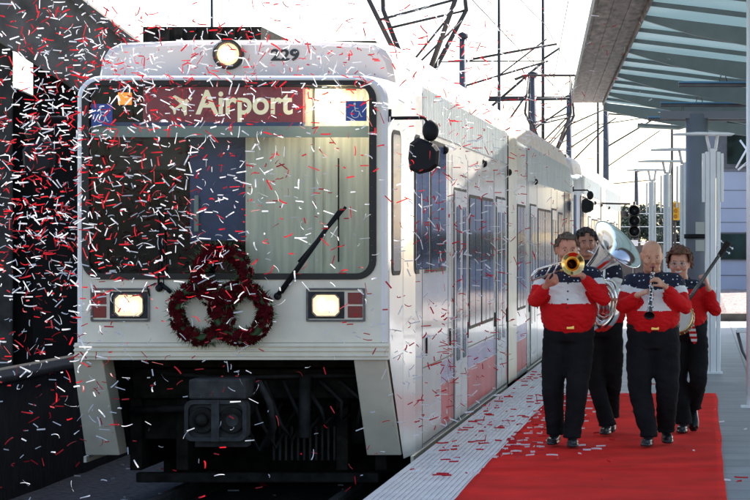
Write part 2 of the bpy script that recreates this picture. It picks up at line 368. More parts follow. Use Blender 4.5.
    # access stickers
    for (x0, x1, y0, y1) in ((92, 113, 104, 126), (346, 367, 101, 121)):
        a, b = ql(x0, y0), ql(x1, y1); mb = MB(); mb.box((a.x, -.019, b.z), (b.x, -.0165, a.z)); st = mb.build('access_sticker', bluep, car)
        cx, cz = (a.x + b.x) / 2, (a.z + b.z) / 2; k = (a.z - b.z) / .17
        mb = MB(); Y = -.0225
        mb.ell((cx - .012 * k, Y, cz + .058 * k), (.011 * k, .0025, .012 * k), 10, 6)
        mb.tube([(cx - .012 * k, Y, cz + .04 * k), (cx - .006 * k, Y, cz + .0 * k), (cx + .024 * k, Y, cz - .004 * k), (cx + .044 * k, Y, cz - .05 * k), (cx + .055 * k, Y, cz - .046 * k)], .005 * k, 6)
        mb.tube([(cx - .010 * k, Y, cz + .022 * k), (cx + .02 * k, Y, cz + .02 * k)], .004 * k, 6)
        mb.tube([(cx - .008 * k + .033 * k * math.cos(R(t)), Y, cz - .025 * k + .033 * k * math.sin(R(t))) for t in range(110, 371, 20)], .004 * k, 6)
        mb.build('wheelchair_symbol', whitep, st)
    # roof shroud
    def ssec(w, dz, y): return [Vector((s * a, y, z)) for s, a, z in
        [(-1, w, 2.96), (-1, w, 3.05 + dz), (-1, w - .03, 3.21 + dz), (-1, w - .08, 3.29 + dz), (-1, w - .17, 3.335 + dz), (-1, .45, 3.36 + dz), (1, .45, 3.36 + dz), (1, w - .17, 3.335 + dz), (1, w - .08, 3.29 + dz), (1, w - .03, 3.21 + dz), (1, w, 3.05 + dz), (1, w, 2.96)]]
    mb = MB(); r = [ssec(1.15, -.09, .60), ssec(1.195, -.06, .64), ssec(1.215, -.04, .75), ssec(1.26, -.01, 1.5), ssec(1.27, .0, 3), ssec(1.27, .0, 10.9), ssec(1.27, 0, 14.4)]
    mb.add(r[0], [list(range(12))])
    for a, b in zip(r, r[1:]): mb.add(a + b, [(i, i + 1, 12 + i + 1, 12 + i) for i in range(11)], 0, True)
    r = [ssec(1.27, .0, 14.4), ssec(1.27, .0, LEN - 2), ssec(1.22, 0, LEN - .7), ssec(1.15, -.06, LEN - .5)]
    for a, b in zip(r, r[1:]): mb.add(a + b, [(i, i + 1, 12 + i + 1, 12 + i) for i in range(11)], 0, True)
    mb.add(r[-1], [list(range(12))])
    sh = mb.build('roof_shroud', roofw, car); e = sh.modifiers.new('s', 'EDGE_SPLIT'); e.split_angle = R(50)
    # vent louvres and equipment on the roof
    mb = MB()
    mb.box((-1.05, 1.6, 3.3), (-.05, 4.0, 3.50)); mb.box((-.12, 2.1, 3.3), (.85, 4.4, 3.42))
    for k in range(9): mb.box((-1.0 + k * .11, 1.57, 3.34), (-.93 + k * .11, 1.6, 3.49))
    mb.build('roof_equipment', soot, car)
    for a_, b_ in ((6, 9), (18, 23)): mb = MB(); mb.box((-.8, a_, 3.35), (.6, b_, 3.5)); mb.build('roof_equipment', soot, car)
    text_obj('229', .125, numb, sh, (ql(285, 55, .595).x, .594, ql(285, 55.5, .595).z), 'fleet_number', .002, .004, sx=1.22)
    # top headlamp
    c = ql(228, 54, .55); mb = MB(); mb.lathe([(.1, .12), (.0, .125), (-.03, .118), (-.035, .100), (0, .09), (.02, .02)], c, (0, 1, 0), 28); tl = mb.build('top_headlamp', bronze, car)
    mb = MB(); mb.lathe([(-.02, .0), (-.017, .05), (-.005, .085), (.01, .095)], c, (0, 1, 0), 24); mb.build('lens', lampm, tl)
    mb = MB(); mb.ell(c + Vector((-.012, -.022, .005)), (.045, .01, .045)); mb.build('bulb', lamph, tl)
    # headlamp clusters
    for (x0, x1, hx0, hx1, tx0, tx1) in ((92, 151, 111, 149, 94.5, 107.5), (307, 366, 308.5, 345, 348.5, 363)):
        a, b = ql(x0, 288), ql(x1, 321.5); mb = MB(); o_ = rrect(a.x, b.x, b.z, a.z, .012, -.05); i_ = rrect(a.x + .016, b.x - .016, b.z + .016, a.z - .016, .008, -.05)
        mb.ring(o_, i_); mb.ring([Vector((p.x, -.034, p.z)) for p in o_], o_); mb.ring(i_, [Vector((p.x, -.037, p.z)) for p in i_])
        cl = mb.build('lamp_cluster', steel, car)
        mb = MB(); a2, b2 = ql(hx0, 291.5), ql(hx1, 318.5); mb.box((a2.x, -.044, b2.z), (b2.x, -.0365, a2.z)); mb.build('bezel', coup, cl, bevel=.003)
        a3, b3 = ql(hx0 + 5.5, 295), ql(hx1 - 5.5, 315.5); ch = .03
        def octo(y, k=0): return [Vector(p) for p in [(a3.x + ch - k, y, a3.z + k), (b3.x - ch + k, y, a3.z + k), (b3.x + k, y, a3.z - ch + k), (b3.x + k, y, b3.z + ch - k), (b3.x - ch + k, y, b3.z - k), (a3.x + ch - k, y, b3.z - k), (a3.x - k, y, b3.z + ch - k), (a3.x - k, y, a3.z - ch + k)]]
        mb = MB(); mb.ring(octo(-.044, .012), octo(-.056, .008)); mb.ring(octo(-.056, .008), octo(-.05)); mb.build('rim', steel, cl)
        mb = MB(); mb.add(octo(-.048), [list(range(8))]); hl = mb.build('headlight', lampm, cl)
        mid = (a3 + b3) / 2; mb = MB(); mb.ell((mid.x - .035, -.05, mid.z + .005), (.028, .006, .05)); mb.ell((mid.x + .045, -.05, mid.z - .01), (.03, .006, .04)); mb.build('bulb', lamph, hl)
        mb = MB(); a4, b4 = ql(tx0, 292.5), ql(tx1, 304); mb.box((a4.x, -.046, b4.z), (b4.x, -.0365, a4.z)); a5, b5 = ql(tx0, 306), ql(tx1, 317.5); mb.box((a5.x, -.046, b5.z), (b5.x, -.0365, a5.z)); mb.build('tail_light', redlens, cl, bevel=.003)
    # sill with ridges
    mb = MB(); a, b = ql(73, 341), ql(391, 359.8)
    mb.box((-1.225, -.055, b.z), (1.225, .05, .897)); 
    for k, zz in enumerate((.875, .84, .80)): mb.box((-1.228, -.072, zz - .009), (1.228, -.055, zz + .009))
    mb.build('front_sill', white, car, bevel=.005)
    # slanting skirt pillars
    def pil(xt0, xt1, xb0, xb1):
        zt, zb = .762, -.03; m_ = MB()
        a, b = ql(xt0, 0).x, ql(xt1, 0).x; c_, d = ql(xb0, 0, .58).x, ql(xb1, 0, .58).x
        m_.hexa([Vector((c_, .57, zb)), Vector((d, .57, zb)), Vector((d, .85, zb)), Vector((c_, .85, zb)), Vector((a, -.02, zt)), Vector((b, -.02, zt)), Vector((b, .35, zt)), Vector((a, .35, zt))])
        m_.build('skirt_pillar', white, car, bevel=.008)
    pil(73.5, 103, 86, 120); pil(354, 387, 367, 401.5)
    # wipers
    def wiper(p0, p1, bl0, bl1, off=1.):
        mb = MB(); P0, P1 = ql(*p0), ql(*p1)
        y = -.085
        a = Vector((P0.x, y, P0.z)); b = Vector((P1.x, y, P1.z)); s_ = Vector((.028, 0, .018))
        mb.tube([a, b], [.020 * off, .009 * off], 6); mb.tube([a + s_ * 1.4, b + s_ * .9], .009 * off, 6); mb.ell((a.x, -.07, a.z), (.03, .04, .03))
        c0, c1 = ql(*bl0), ql(*bl1); mb.tube([(c0.x, -.065, c0.z), (c1.x, -.065, c1.z)], .012 * off, 6)
        c2 = (c0 + c1) / 2; mb.tube([b, (b.x, -.07, b.z)], .007, 6)
        mb.build('wiper', black, car)
    wiper((279, 296), (340, 211), (300, 262), (347, 207)); wiper((161, 288), (160, 215), (163, 262), (158, 205), .5)
    mb = MB(); c = ql(164, 287); mb.tube([(c.x - .02, -.06, c.z + .03), (c.x + .07, -.07, c.z - .04)], .017, 8); mb.tube([(c.x - .1, -.05, c.z - .07), (c.x - .12, -.06, c.z), (c.x - .05, -.07, c.z + .03)], .006, 6); mb.build('wiper_motor', black, car)
    # side mirrors
    for s_ in (1, -1):
        mb = MB(); a = ql(391, 118); ax = 1.205
        mb.tube([(s_ * ax, .03, a.z), (s_ * 1.36, -.02, a.z), (s_ * 1.50, -.06, a.z + .0), (s_ * 1.55, -.06, a.z - .06), (s_ * 1.555, -.06, a.z - .12)], .014, 8)
        mb.box((s_ * 1.19, .01, a.z - .03), (s_ * 1.235, .05, a.z + .07)); m_ = mb.build('side_mirror', black, car)
        mb = MB(); c = Vector((s_ * 1.50, -.07, a.z - .30))
        pr = [(-.12, .11), (-.05, .165), (.10, .10), (.135, .05), (.125, -.08), (.06, -.13), (-.04, -.155), (-.12, -.12), (-.135, -.02)]
        pr = [(x * s_ * .9, z * .9) for x, z in pr]
        ring0 = [Vector((c.x + x * .82, c.y - .045, c.z + z * .82)) for x, z in pr]; ring1 = [Vector((c.x + x, c.y - .015, c.z + z)) for x, z in pr]; ring2 = [Vector((c.x + x, c.y + .05, c.z + z)) for x, z in pr]
        mb.ring(ring0, ring1); mb.ring(ring1, ring2); mb.add(ring0, [list(range(9))]); mb.add(ring2, [list(range(9))])
        mb.build('mirror_head', black, m_, bevel=.008)
        mb = MB(); mb.ell((s_ * 1.55, -.05, a.z - .10), (.065, .045, .085)); mb.build('convex_mirror', black, m_)
    # side features on the platform side, and the same on the far side
    def xs(y):   # half width of the body at y
        pts = [(0, 1.212), (.03, 1.222), (.55, 1.262), (.6, 1.265), (1.05, 1.31), (1.4, 1.325), (LEN - 1.4, 1.325), (LEN - .7, 1.28), (LEN - .1, 1.222)]
        for (a, wa), (b, wb) in zip(pts, pts[1:]):
            if y <= b: return wa + (wb - wa) * (y - a) / (b - a)
        return 1.2
    def panel(name, y0, y1, z0, z1, d0, d1, m, par, s_=1, rad=.05, bev=0):   # rounded slab standing d0..d1 off the side
        mb = MB(); lp = rrect(y0, y1, z0, z1, rad, 0, 4)
        a = [Vector((s_ * (xs(p.x) + d0), p.x, p.z)) for p in lp]; b = [Vector((s_ * (xs(p.x) + d1), p.x, p.z)) for p in lp]
        mb.ring(a, b); mb.add(b, [list(range(len(b)))]); return mb.build(name, m, par)
    def window(y0, y1, z0, z1, s_=1, name='window', gask=black):
        f = panel(name, y0, y1, z0, z1, -.01, .006, gask, car, s_, .07); k = 1 if y1 - y0 < 1 else (2 if y1 - y0 < 1.4 else 3); wd = (y1 - y0 - .07) / k
        for j in range(k): panel('pane', y0 + .035 + j * wd + (.025 if j else 0), y0 + .035 + (j + 1) * wd - (.025 if j < k - 1 else 0), z0 + .035, z1 - .035, .005, .009, sideglass, f, s_, .04)
        return f
    def door(y0, y1, s_=1):
        f = panel('door', y0, y1, -.02, 2.2, -.01, .005, black, car, s_, .03); m_ = (y0 + y1) / 2
        for (a, b) in ((y0 + .03, m_ - .012), (m_ + .012, y1 - .03)):
            lf = panel('door_leaf', a, b, .0, 2.17, .004, .014, sidep, f, s_, .02)
            panel('pane', a + .13, b - .13, .55, 2.02, .013, .018, sideglass, f, s_, .04)
    for s_ in (1, -1):
        window(.10, .46, 1.42, 2.57, s_, 'quarter_window')
        for (a, b) in ((1.0, 1.95), (2.05, 3.4)): window(a, b, 1.42, 2.57, s_, 'cab_window')
        for d in ((4.15, 5.45), (9.15, 10.5), (15.0, 16.3), (20.1, 21.4)): door(*d, s_)
        for (a, b) in ((5.75, 7.1), (7.2, 8.75), (12.5, 14.1), (16.7, 18.2), (18.3, 19.8), (21.9, 23.3)): window(a, b, .80, 2.16, s_)
        for (a, b) in ((LEN - 3.6, LEN - 2.3), (LEN - 2.2, LEN - 1.2)): window(a, b, 1.42, 2.57, s_, 'cab_window')
        # fluted cant panel
        for (a, b) in ((1.45, 10.84), (14.45, LEN - 1.5)):
            mb = MB(); k = a
            mb.box((s_ * 1.324, a, 2.62 if a < 2 else 2.52), (s_ * 1.329, b, 2.985))
            while k < b - .12: mb.box((s_ * 1.329, k, 2.62 if a < 2 else 2.52), (s_ * 1.334, k + .06, 2.98)); k += .135
            mb.build('fluted_panel', fluted, car)
        for (y0_, y1_, z0_, z1_, m_) in ((3.0, 14.3, .02, .40, bandr), (3.0, 14.3, .415, .60, bandb)):  # red and lavender bands along the lower side, broken at the doors
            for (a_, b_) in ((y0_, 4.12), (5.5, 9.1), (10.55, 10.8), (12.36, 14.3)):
                mb = MB(); mb.box((s_ * 1.3252, a_, z0_), (s_ * 1.3263, b_, z1_)); mb.build('lower_side_band', m_, car)
        # door seams, seams of the cladding, sensors
        mb = MB()
        for y in (1.42, 3.62, 3.98, 5.62, 8.9, 10.6, 14.7, 16.5, 20.0, 21.6, 23.6): mb.box((s_ * 1.326, y, -.04), (s_ * 1.3275, y + .012, 2.5))
        for z in (.62, -.02): mb.box((s_ * 1.3262, 1.5, z), (s_ * 1.3278, 10.8, z + .010)); mb.box((s_ * 1.3262, 14.5, z), (s_ * 1.3278, LEN - 1.5, z + .010))
        mb.build('cladding_seams', bronze, car)
        for y in (1.7, 3.75, 5.56, 8.95, 10.65, 14.8, 16.5): mb = MB(); mb.box((s_ * 1.326, y, .72), (s_ * 1.338, y + .05, .88)); mb.build('door_button', black, car, bevel=.004)
        for y in (3.2, 7.4, 11.0, 16): mb = MB(); mb.ell((s_ * 1.335, y, 2.52), (.04, .05, .045), 10, 6); mb.build('side_lamp', black, car)
        mb = MB(); mb.box((s_ * 1.31, .7, -.10), (s_ * 1.334, 10.8, -.05)); mb.box((s_ * 1.31, 14.5, -.10), (s_ * 1.334, LEN - 1, -.05)); mb.build('skirt_trim', white, car)
    # underframe : chassis, bogies, pipes
    mb = MB()
    mb.box((-1.2, .9, .66), (1.2, LEN - .6, .76)); mb.box((-1.15, 2.9, -.38), (1.15, 3.0, .7)); mb.box((-1.0, 1.0, .40), (1.0, 1.25, .64)); mb.box((-.95, 1.9, .1), (.95, 2.1, .4))
    for x in (-1.0, -.62, .70, 1.02): mb.box((x - .05, 1.1, -.2), (x + .05, 2.6, .5))
    mb.box((.30, 1.3, .0), (.85, 1.9, .42)); mb.box((-.95, 1.2, .05), (-.45, 1.8, .38)); mb.box((-1.0, 1.1, -.30), (1.0, 1.2, -.22))
    for y in (3.3, 5.2, 12.5, 14.1, 21.5, 23.4):
        for x in (-.7175, .7175): mb.lathe([(-.06, 0), (-.06, .33), (.0, .33), (.02, .36), (.06, .36), (.06, 0)], (x, y, -.04), (1 if x < 0 else -1, 0, 0), 24)
        mb.tube([(-.9, y, -.04), (.9, y, -.04)], .07, 10)
    for y0, y1 in ((3.2, 5.3), (12.4, 14.2), (21.4, 23.5)):
        for x in (-.95, .95): mb.box((x - .06, y0, -.1), (x + .06, y1, .12))
    mb.build('underframe', soot, car, bevel=.01)
    mb = MB()
    for k in range(13):      # slatted cooler behind the coupler
        x = .12 + k * .05; mb.box((x, 1.15, -.12), (x + .018, 1.2, .16))
    for i in range(7):
        t = i / 6; mb.tube([(-.2 + t * .9, .9, .55), (-.1 + t * 1.0, .85, .3 - .1 * math.sin(t * 5)), (.05 + t * .8, .9, .1 - .12 * math.cos(t * 4)), (.2 + t * .8, 1.1, .35)], .018, 6)
    mb.tube([(.08, .2, .52), (.20, .05, .58), (.27, .1, .42), (.25, .4, .2), (.12, .7, .0)], .028, 8)
    mb.tube([(-1.0, 1.0, .3), (-.4, .8, .34), (-.2, .6, .3)], .03, 8); mb.tube([(.45, .75, .6), (.45, .7, .1)], .05, 10); mb.tube([(-.78, .9, .62), (-.3, .85, .58), (.9, .85, .6)], .02, 8)
    mb.build('brake_pipes', coup, car)
    # coupler
    a, b = ql(190, 379, -.25), ql(247, 399, -.25); mb = MB(); mb.box((a.x, -.30, b.z), (b.x, .15, a.z)); cp = mb.build('coupler', coup, car, bevel=.015)
    mb = MB(); a, b = ql(185, 400, -.3), ql(247, 441, -.3)
    lp = rrect(a.x, b.x, b.z, a.z, .06, -.33); lb = [Vector((p.x, -.15, p.z)) for p in lp]; cx = (a.x + b.x) / 2; cz = (a.z + b.z) / 2
    mb.ring(lp, lb); ins = rrect(a.x + .03, b.x - .03, b.z + .03, a.z - .03, .05, -.33); mb.ring(lp, ins); mb.ring(ins, [Vector((p.x, -.28, p.z)) for p in ins]); mb.add([Vector((p.x, -.28, p.z)) for p in ins], [list(range(len(ins)))])
    mb.build('coupler_face', coup, cp)
    mb = MB(); mb.lathe([(0, .105), (-.035, .10), (-.04, .085), (.03, .02)], (cx - .11, -.28, cz), (0, 1, 0), 20); mb.lathe([(0, .105), (-.035, .10), (-.04, .085), (.03, .02)], (cx + .12, -.28, cz), (0, 1, 0), 20); mb.ell((cx - .11, -.28, cz), (.05, .10, .05)); mb.build('coupler_cone', soot, cp)
    mb = MB(); mb.tube([(cx, -.2, cz + .02), (cx, 1.5, cz + .05)], .11, 12); mb.box((cx - .03, -.34, cz - .16), (cx + .03, -.3, cz + .16)); mb.box((cx - .2, -.1, cz - .22), (cx + .2, .1, cz - .16)); mb.build('drawbar', coup, cp)
    # pantograph on the articulation
    mb = MB(); Yp = 13.2; zb = 3.75
    for x in (-.5, .5):
        for sy in (-1, 1): mb.tube([(x, Yp + sy * .45, 3.35), (x * .8, Yp + sy * .3, zb)], .05, 8)
    for sy in (-1, 1):
        mb.tube([(-.4, Yp + sy * .3, zb), (.4, Yp + sy * .3, zb)], .035, 8)
        for x in (-1, 1): mb.tube([(x * .16, Yp + sy * .2, zb + .12), (x * .55, Yp + sy * .75, zb + 1.0), (x * .50, Yp + sy * .1, zb + 1.95)], [.035, .03, .022], 8)
        mb.tube([(-.16, Yp + sy * .2, zb + .12), (.50, Yp + sy * .62, zb + .85)], .014, 6); mb.tube([(-.45, Yp + sy * .6, zb + .75), (.55, Yp + sy * .75, zb + 1.0)], .018, 6)
        mb.tube([(-.85, Yp + sy * .14, zb + 1.85), (-.6, Yp + sy * .14, zb + 1.95), (.6, Yp + sy * .14, zb + 1.95), (.85, Yp + sy * .14, zb + 1.85)], .02, 8)
    mb.tube([(0, Yp, 3.3), (0, Yp, zb + .1)], .05, 8)
    mb.box((-.25, Yp - .2, zb - .1), (.25, Yp + .2, zb + .12)); mb.build('pantograph', poledk, car)
    return car
car = make_car()
tag(car, 'front light rail car with lit headlamps, number 229 and an Airport sign', 'light rail car', 'coupled light rail cars at the platform')
car2 = copy_tree(car); car2.location = (CX, 49, 0); car2['label'] = 'second light rail car, coupled behind the one with the wreaths'

# ------------------------------------------------------------------ wreaths on the nose
petal = mat('dark_red_petals', (.075, .0025, .005), .9, spec=.15, var=.5, vscale=30)
sprig = mat('evergreen_sprigs', (.05, .11, .035), .8, var=.4, vscale=20)
ribbon = mat('red_ribbon', (.45, .02, .025), .45)
def wreath(cx, cy, r, label, back, seed):
    rnd = random.Random(seed); c = px(cx, cy, 19.86); c.y = 19.86 - back
    root = empty('wreath', c, label, 'wreath', 'red flower wreaths on the front of the train')
    k = r / 128
    mb = MB(); mb.tube([(k * math.cos(2 * PI * i / 30), 0, k * math.sin(2 * PI * i / 30)) for i in range(31)], .03, 8, cap=False); mb.build('ring_frame', sprig, root)
    mb = MB()
    for i in range(150):                      # blossoms: layered cupped petals
        a = rnd.uniform(0, 2 * PI); b = rnd.uniform(-.25, PI + .25); rr = .043 + rnd.uniform(-.008, .012)
        p = Vector(((k + rr * math.cos(b)) * math.cos(a), -rr * math.sin(b), (k + rr * math.cos(b)) * math.sin(a)))
        nrm = (p - Vector((k * math.cos(a), 0, k * math.sin(a)))).normalized(); u = nrm.orthogonal().normalized(); v = nrm.cross(u)
        for L, (rad, n_) in enumerate(((.027, 6), (.017, 5))):
            for j in range(n_):
                t = 2 * PI * (j + .5 * L) / n_ + i; d = u * math.cos(t) + v * math.sin(t); e = nrm.cross(d)
                q0 = p + nrm * .004 * L; q1 = p + d * rad + nrm * (.008 + .01 * L)
                mb.add([q0 - e * .004, q0 + e * .004, q1 + e * rad * .45, q1 + d * rad * .25 + nrm * .006, q1 - e * rad * .45], [(0, 1, 2, 3, 4)])
    mb.build('red_blossoms', petal, root, fix=False)
    mb = MB()
    for i in range(420):                      # needles around the inner and outer rim
        a = rnd.uniform(0, 2 * PI); inn = rnd.random() < .62; rad = k + (-.038 if inn else .05)
        p = Vector((rad * math.cos(a), rnd.uniform(-.035, .03), rad * math.sin(a))); d = Vector((math.cos(a), 0, math.sin(a))) * (-1 if inn else 1)
        d = (d + Vector((rnd.uniform(-1, 1), rnd.uniform(-.7, .4), rnd.uniform(-1, 1))) * .8).normalized(); L = rnd.uniform(.03, .065); e = d.orthogonal().normalized() * .0045
        mb.add([p - e, p + e, p + d * L], [(0, 1, 2)])
    mb.build('evergreen_needles', sprig, root, fix=False)
    return root
wreath(202, 312, 25.5, 'lower left of the three red flower wreaths on the front of the train', 0, 1)
wreath(241, 313, 24.5, 'lower right of the three red flower wreaths on the front of the train', .02, 2)
wt = wreath(222, 276, 24, 'topmost of the three red flower wreaths, overlapping the bottom of the windscreen', .04, 3)
mb = MB(); rnd = random.Random(5)
for i in range(4):
    a = rnd.uniform(0, 2 * PI); p = Vector((.03, -.07, .16)); pts = [p]
    d = Vector((math.cos(a), rnd.uniform(-.3, 0), math.sin(a)))
    for j in range(6): d = (d + Vector((rnd.uniform(-.5, .5), rnd.uniform(-.3, .3), rnd.uniform(-.7, .4))) * .5).normalized(); pts.append(pts[-1] + d * .022)
    for q, q2 in zip(pts, pts[1:]): mb.add([q, q + Vector((0, -.004, .010)), q2 + Vector((0, -.004, .010)), q2], [(0, 1, 2, 3)])
mb.build('ribbon_bow', ribbon, wt, fix=False)

# ------------------------------------------------------------------ left: low wall and the concrete ramp
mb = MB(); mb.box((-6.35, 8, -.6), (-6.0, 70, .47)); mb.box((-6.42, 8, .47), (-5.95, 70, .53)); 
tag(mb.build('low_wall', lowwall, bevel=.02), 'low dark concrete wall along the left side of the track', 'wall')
YB = 33.
def pb(x, y, Y=YB): p = px(x, y, Y); return (p.x, Y, p.z)
ramp = empty('concrete_ramp', (px(0, 0, YB).x, YB, -.6), 'dark weathered concrete ramp sloping down behind the left of the train', 'ramp')
def world_child(mb, name, m, par, bevel=0):
    off = par.location.copy(); mb.v = [v - off for v in mb.v]; return mb.build(name, m, par, bevel)
mb = MB(); mb.prism([pb(-260, -255), pb(75, 0), pb(290, 163), pb(290, 240), pb(62, 82), pb(-260, -120)], (0, .5, 0)); world_child(mb, 'ramp_beam', conc, ramp, .03)
mb = MB(); mb.prism([pb(-262, -262, YB - .12), pb(76, -5, YB - .12), pb(292, 158, YB - .12), pb(292, 166, YB - .12), pb(75, 3, YB - .12), pb(-262, -252, YB - .12)], (0, .35, 0)); world_child(mb, 'parapet_coping', conc, ramp)
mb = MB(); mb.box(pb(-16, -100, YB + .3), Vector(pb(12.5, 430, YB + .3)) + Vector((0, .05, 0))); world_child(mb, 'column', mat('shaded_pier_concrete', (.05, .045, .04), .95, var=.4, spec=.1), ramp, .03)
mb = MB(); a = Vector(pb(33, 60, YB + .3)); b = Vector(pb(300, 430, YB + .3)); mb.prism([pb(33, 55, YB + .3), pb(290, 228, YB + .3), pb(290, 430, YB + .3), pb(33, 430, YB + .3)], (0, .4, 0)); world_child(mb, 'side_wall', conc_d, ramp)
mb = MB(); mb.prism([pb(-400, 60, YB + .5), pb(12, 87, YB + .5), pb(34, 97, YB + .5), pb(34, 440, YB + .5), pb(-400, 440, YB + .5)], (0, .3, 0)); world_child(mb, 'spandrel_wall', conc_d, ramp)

# ------------------------------------------------------------------ canopy over the platform (turned 3.6 degrees from the track)
TH = math.atan(.0625)
can = empty('station_canopy', (-.92, 30, 0), 'teal glazed station canopy with dark corrugated edge above the right of the platform', 'canopy', rz=TH)
# local: x across (towards the right), y along
L0, L1 = -16., 22.6
mb = MB(); n = 5
def cz(x): return 4.52 - .13 * x + .006 * x * x
mb.add([(x, y, cz(x) + .06) for y in (L0, L1) for x in (.3, 2, 4, 6.5)] + [(x, y, cz(x) + .085) for y in (L0, L1) for x in (.3, 2, 4, 6.5)],
       [(0, 1, 5, 4), (1, 2, 6, 5), (2, 3, 7, 6), (8, 12, 13, 9), (9, 13, 14, 10), (10, 14, 15, 11)])
mb.build('glazing', canm, can, fix=False)
mb = MB(); k = L0           # corrugated edge fascia, sloping out
corr = mat('reflection_streak_edge', (.11, .098, .092), .5, spec=.06, var=.75, vscale=2.2, stretch=(5, .9, 1), bump=1., bscale=2.4)  # wavy reflection streaks painted into the colour as stretched noise
for j in range(3): mb.box((-.28 + j * .2, L0, 4.52 + .004 * (j % 2)), (-.285 + (j + 1) * .2, L1, 4.60))
mb.box((-.31, L0, 4.50), (-.28, L1, 4.68)); mb.box((.32, L0, 4.46), (.35, L1, 4.66)); mb.build('gutter_edge', corr, can)
for i in range(7):          # main ribs, deeper towards the columns
    y = 2.2 + 5.6 * (i - 3)
    mb = MB(); pts = [(.34, 4.47)] + [(x, cz(x) - .02 - .10 * (x ** .8)) for x in (1, 2, 3, 4.5, 6.4)]
    top = [(x, cz(x) + .055) for x, _ in pts]
    poly = [(x, y - .05, z) for x, z in pts] + [(x, y - .05, z) for x, z in top[::-1]]
    mb.prism(poly, (0, .10, 0)); mb.build('rib', tealm, can)
    for d in (1.87, 3.73):
        mb = MB(); mb.prism([(.34, y + d - .02, cz(.34)), (3.3, y + d - .02, cz(3.3) - .03), (6.4, y + d - .02, cz(6.4) - .03), (6.4, y + d - .02, cz(6.4) + .055), (3.3, y + d - .02, cz(3.3) + .055), (.34, y + d - .02, cz(.34) + .055)], (0, .04, 0)); mb.build('purlin', tealm, can)
mb = MB(); mb.prism([(.35, L1 - .05, 4.36), (1.5, L1 - .05, 4.12), (3, L1 - .05, 3.88), (6.4, L1 - .05, 3.5), (6.4, L1 - .05, 3.9), (3, L1 - .05, 4.1), (.35, L1 - .05, 4.5)], (0, .1, 0))
mb.tube([(1.05, L1 + .1, 4.06), (1.9, L1 + .1, 4.02), (2.2, L1, 4.1), (3.4, L1 - .3, 4.4)], .05, 8); mb.build('end_beam', tealm, can)
# suspended tube lights
for i, y in enumerate((7.9, 13.6, 18.7)):
    o = empty('light_tube', can.matrix_basis @ Vector((1.1, y, 4.0)), '%s of the three horizontal tube lights hung under the canopy' % ('nearest', 'middle', 'farthest')[i], 'tube light', 'tube lights under the canopy', TH)
    mb = MB(); mb.tube([(0, 0, 0), (2.6, 0, 0)], .035, 10); mb.box((0, -.03, .03), (2.6, .03, .055), 1); mb.build('tube', [poleg, mat('blue_tube_cover', (.10, .28, .5), .3)], o)
    mb = MB(); mb.tube([(.6, 0, .03), (.66, 0, .28)], .008, 6); mb.tube([(.72, 0, .03), (.66, 0, .28)], .008, 6); mb.build('hanger', steel, o); mb = MB(); mb.tube([(2.3, 0, .03), (2.3, 0, .25)], .008, 6); mb.build('hanger', steel, o)
# columns
def big_column(x, Y, r, label):
    o = empty('canopy_column', (x, Y, 0), label, 'column', 'columns of the canopy')
    mb = MB(); mb.tube([(0, 0, 0), (0, 0, 3.42)], r, 28); mb.box((-.5, -.12, 3.36), (1.8, .12, 3.46)); mb.tube([(0, 0, 0), (0, 0, .06)], r + .08, 28); mb.build('shaft', column, o)
    return o
bc = big_column(px(697, 0, 35).x, 35, .155, 'thick round blue grey column behind the banjo player, with two small notices')
mb = MB()
for z in (1.46, 1.02): 
    zz = H - ((231 if z > 1.2 else 246) - 240) * 35 / F
for (y0, y1) in ((222, 234), (240, 251)):
    z0 = H - (y1 - 240) * 35 / F; z1 = H - (y0 - 240) * 35 / F; mb.box((-.02, -.185, z0), (.10, -.168, z1))
mb.build('notice', mat('notice_plate', (.5, .5, .46), .5), bc)
mb = MB(); mb.tube([(0, 0, 1.72), (0, 0, 1.78)], .178, 28); mb.build('strap', black, bc)
# far right slim post
o = empty('slim_post', (px(749.5, 0, 26).x, 26, 0), 'slim grey post at the far right edge of the platform', 'post'); mb = MB(); mb.tube([(0, 0, 0), (0, 0, 4.2)], .032, 12); mb.box((-.09, -.09, 0), (.09, .09, .02)); mb.build('shaft', polew, o)
# lamp posts: white double masts with a flat reflector dish
def lamp_post(i, x, Y, label):
    o = empty('lamp_post', (x, Y, 0), label, 'lamp post', 'white lamp posts along the platform', TH)
    mb = MB(); q_ = 1 if i == 0 else .72; mb.box((-.085 * q_, -.06, 0), (-.030 * q_, .06, 2.82)); mb.box((-.028 * q_, -.07, 0), (.045 * q_, .07, 2.86)); mb.box((.056 * q_, -.05, 0), (.105 * q_, .05, 2.82)); mb.build('mast', polew, o, .008)
    mb = MB(); mb.box((-.12, -.09, 0), (.13, .09, .03)); mb.build('base_plate', polew, o, .004)
    for a_, b_ in (((-.125, -.088), (.108, .145)) if i == 0 else ((-.115, -.088),)): mb = MB(); mb.box((a_, -.05, 2.18), (b_, .07, 2.80)); mb.build('floodlight', polew, o, .006)
    mb = MB(); mb.tube([(-.03, 0, 2.83), (-.07, 0, 3.03)], .02, 8); mb.tube([(.04, 0, 2.83), (.07, 0, 3.03)], .02, 8); mb.build('stem', polew, o)
    mb = MB(); mb.prism([(-.48, -.2, 3.03), (.26, -.2, 3.03), (.28, -.2, 3.045), (.2, -.2, 3.06), (-.2, -.2, 3.065), (-.50, -.2, 3.045)], (0, .4, 0)); mb.build('reflector', polew, o, .006)
for i, (x, Y, lb) in enumerate(((712, 32.5, 'nearest white lamp post, right behind the banjo player'), (684, 38.1, 'second nearest white lamp post, half behind the thick column'), (667, 43.7, 'third white lamp post along the platform, counting away from the train front'), (652, 49.3, 'farthest white lamp post, next to the black signal'))):
    lamp_post(i, px(x, 0, Y).x, Y, lb)

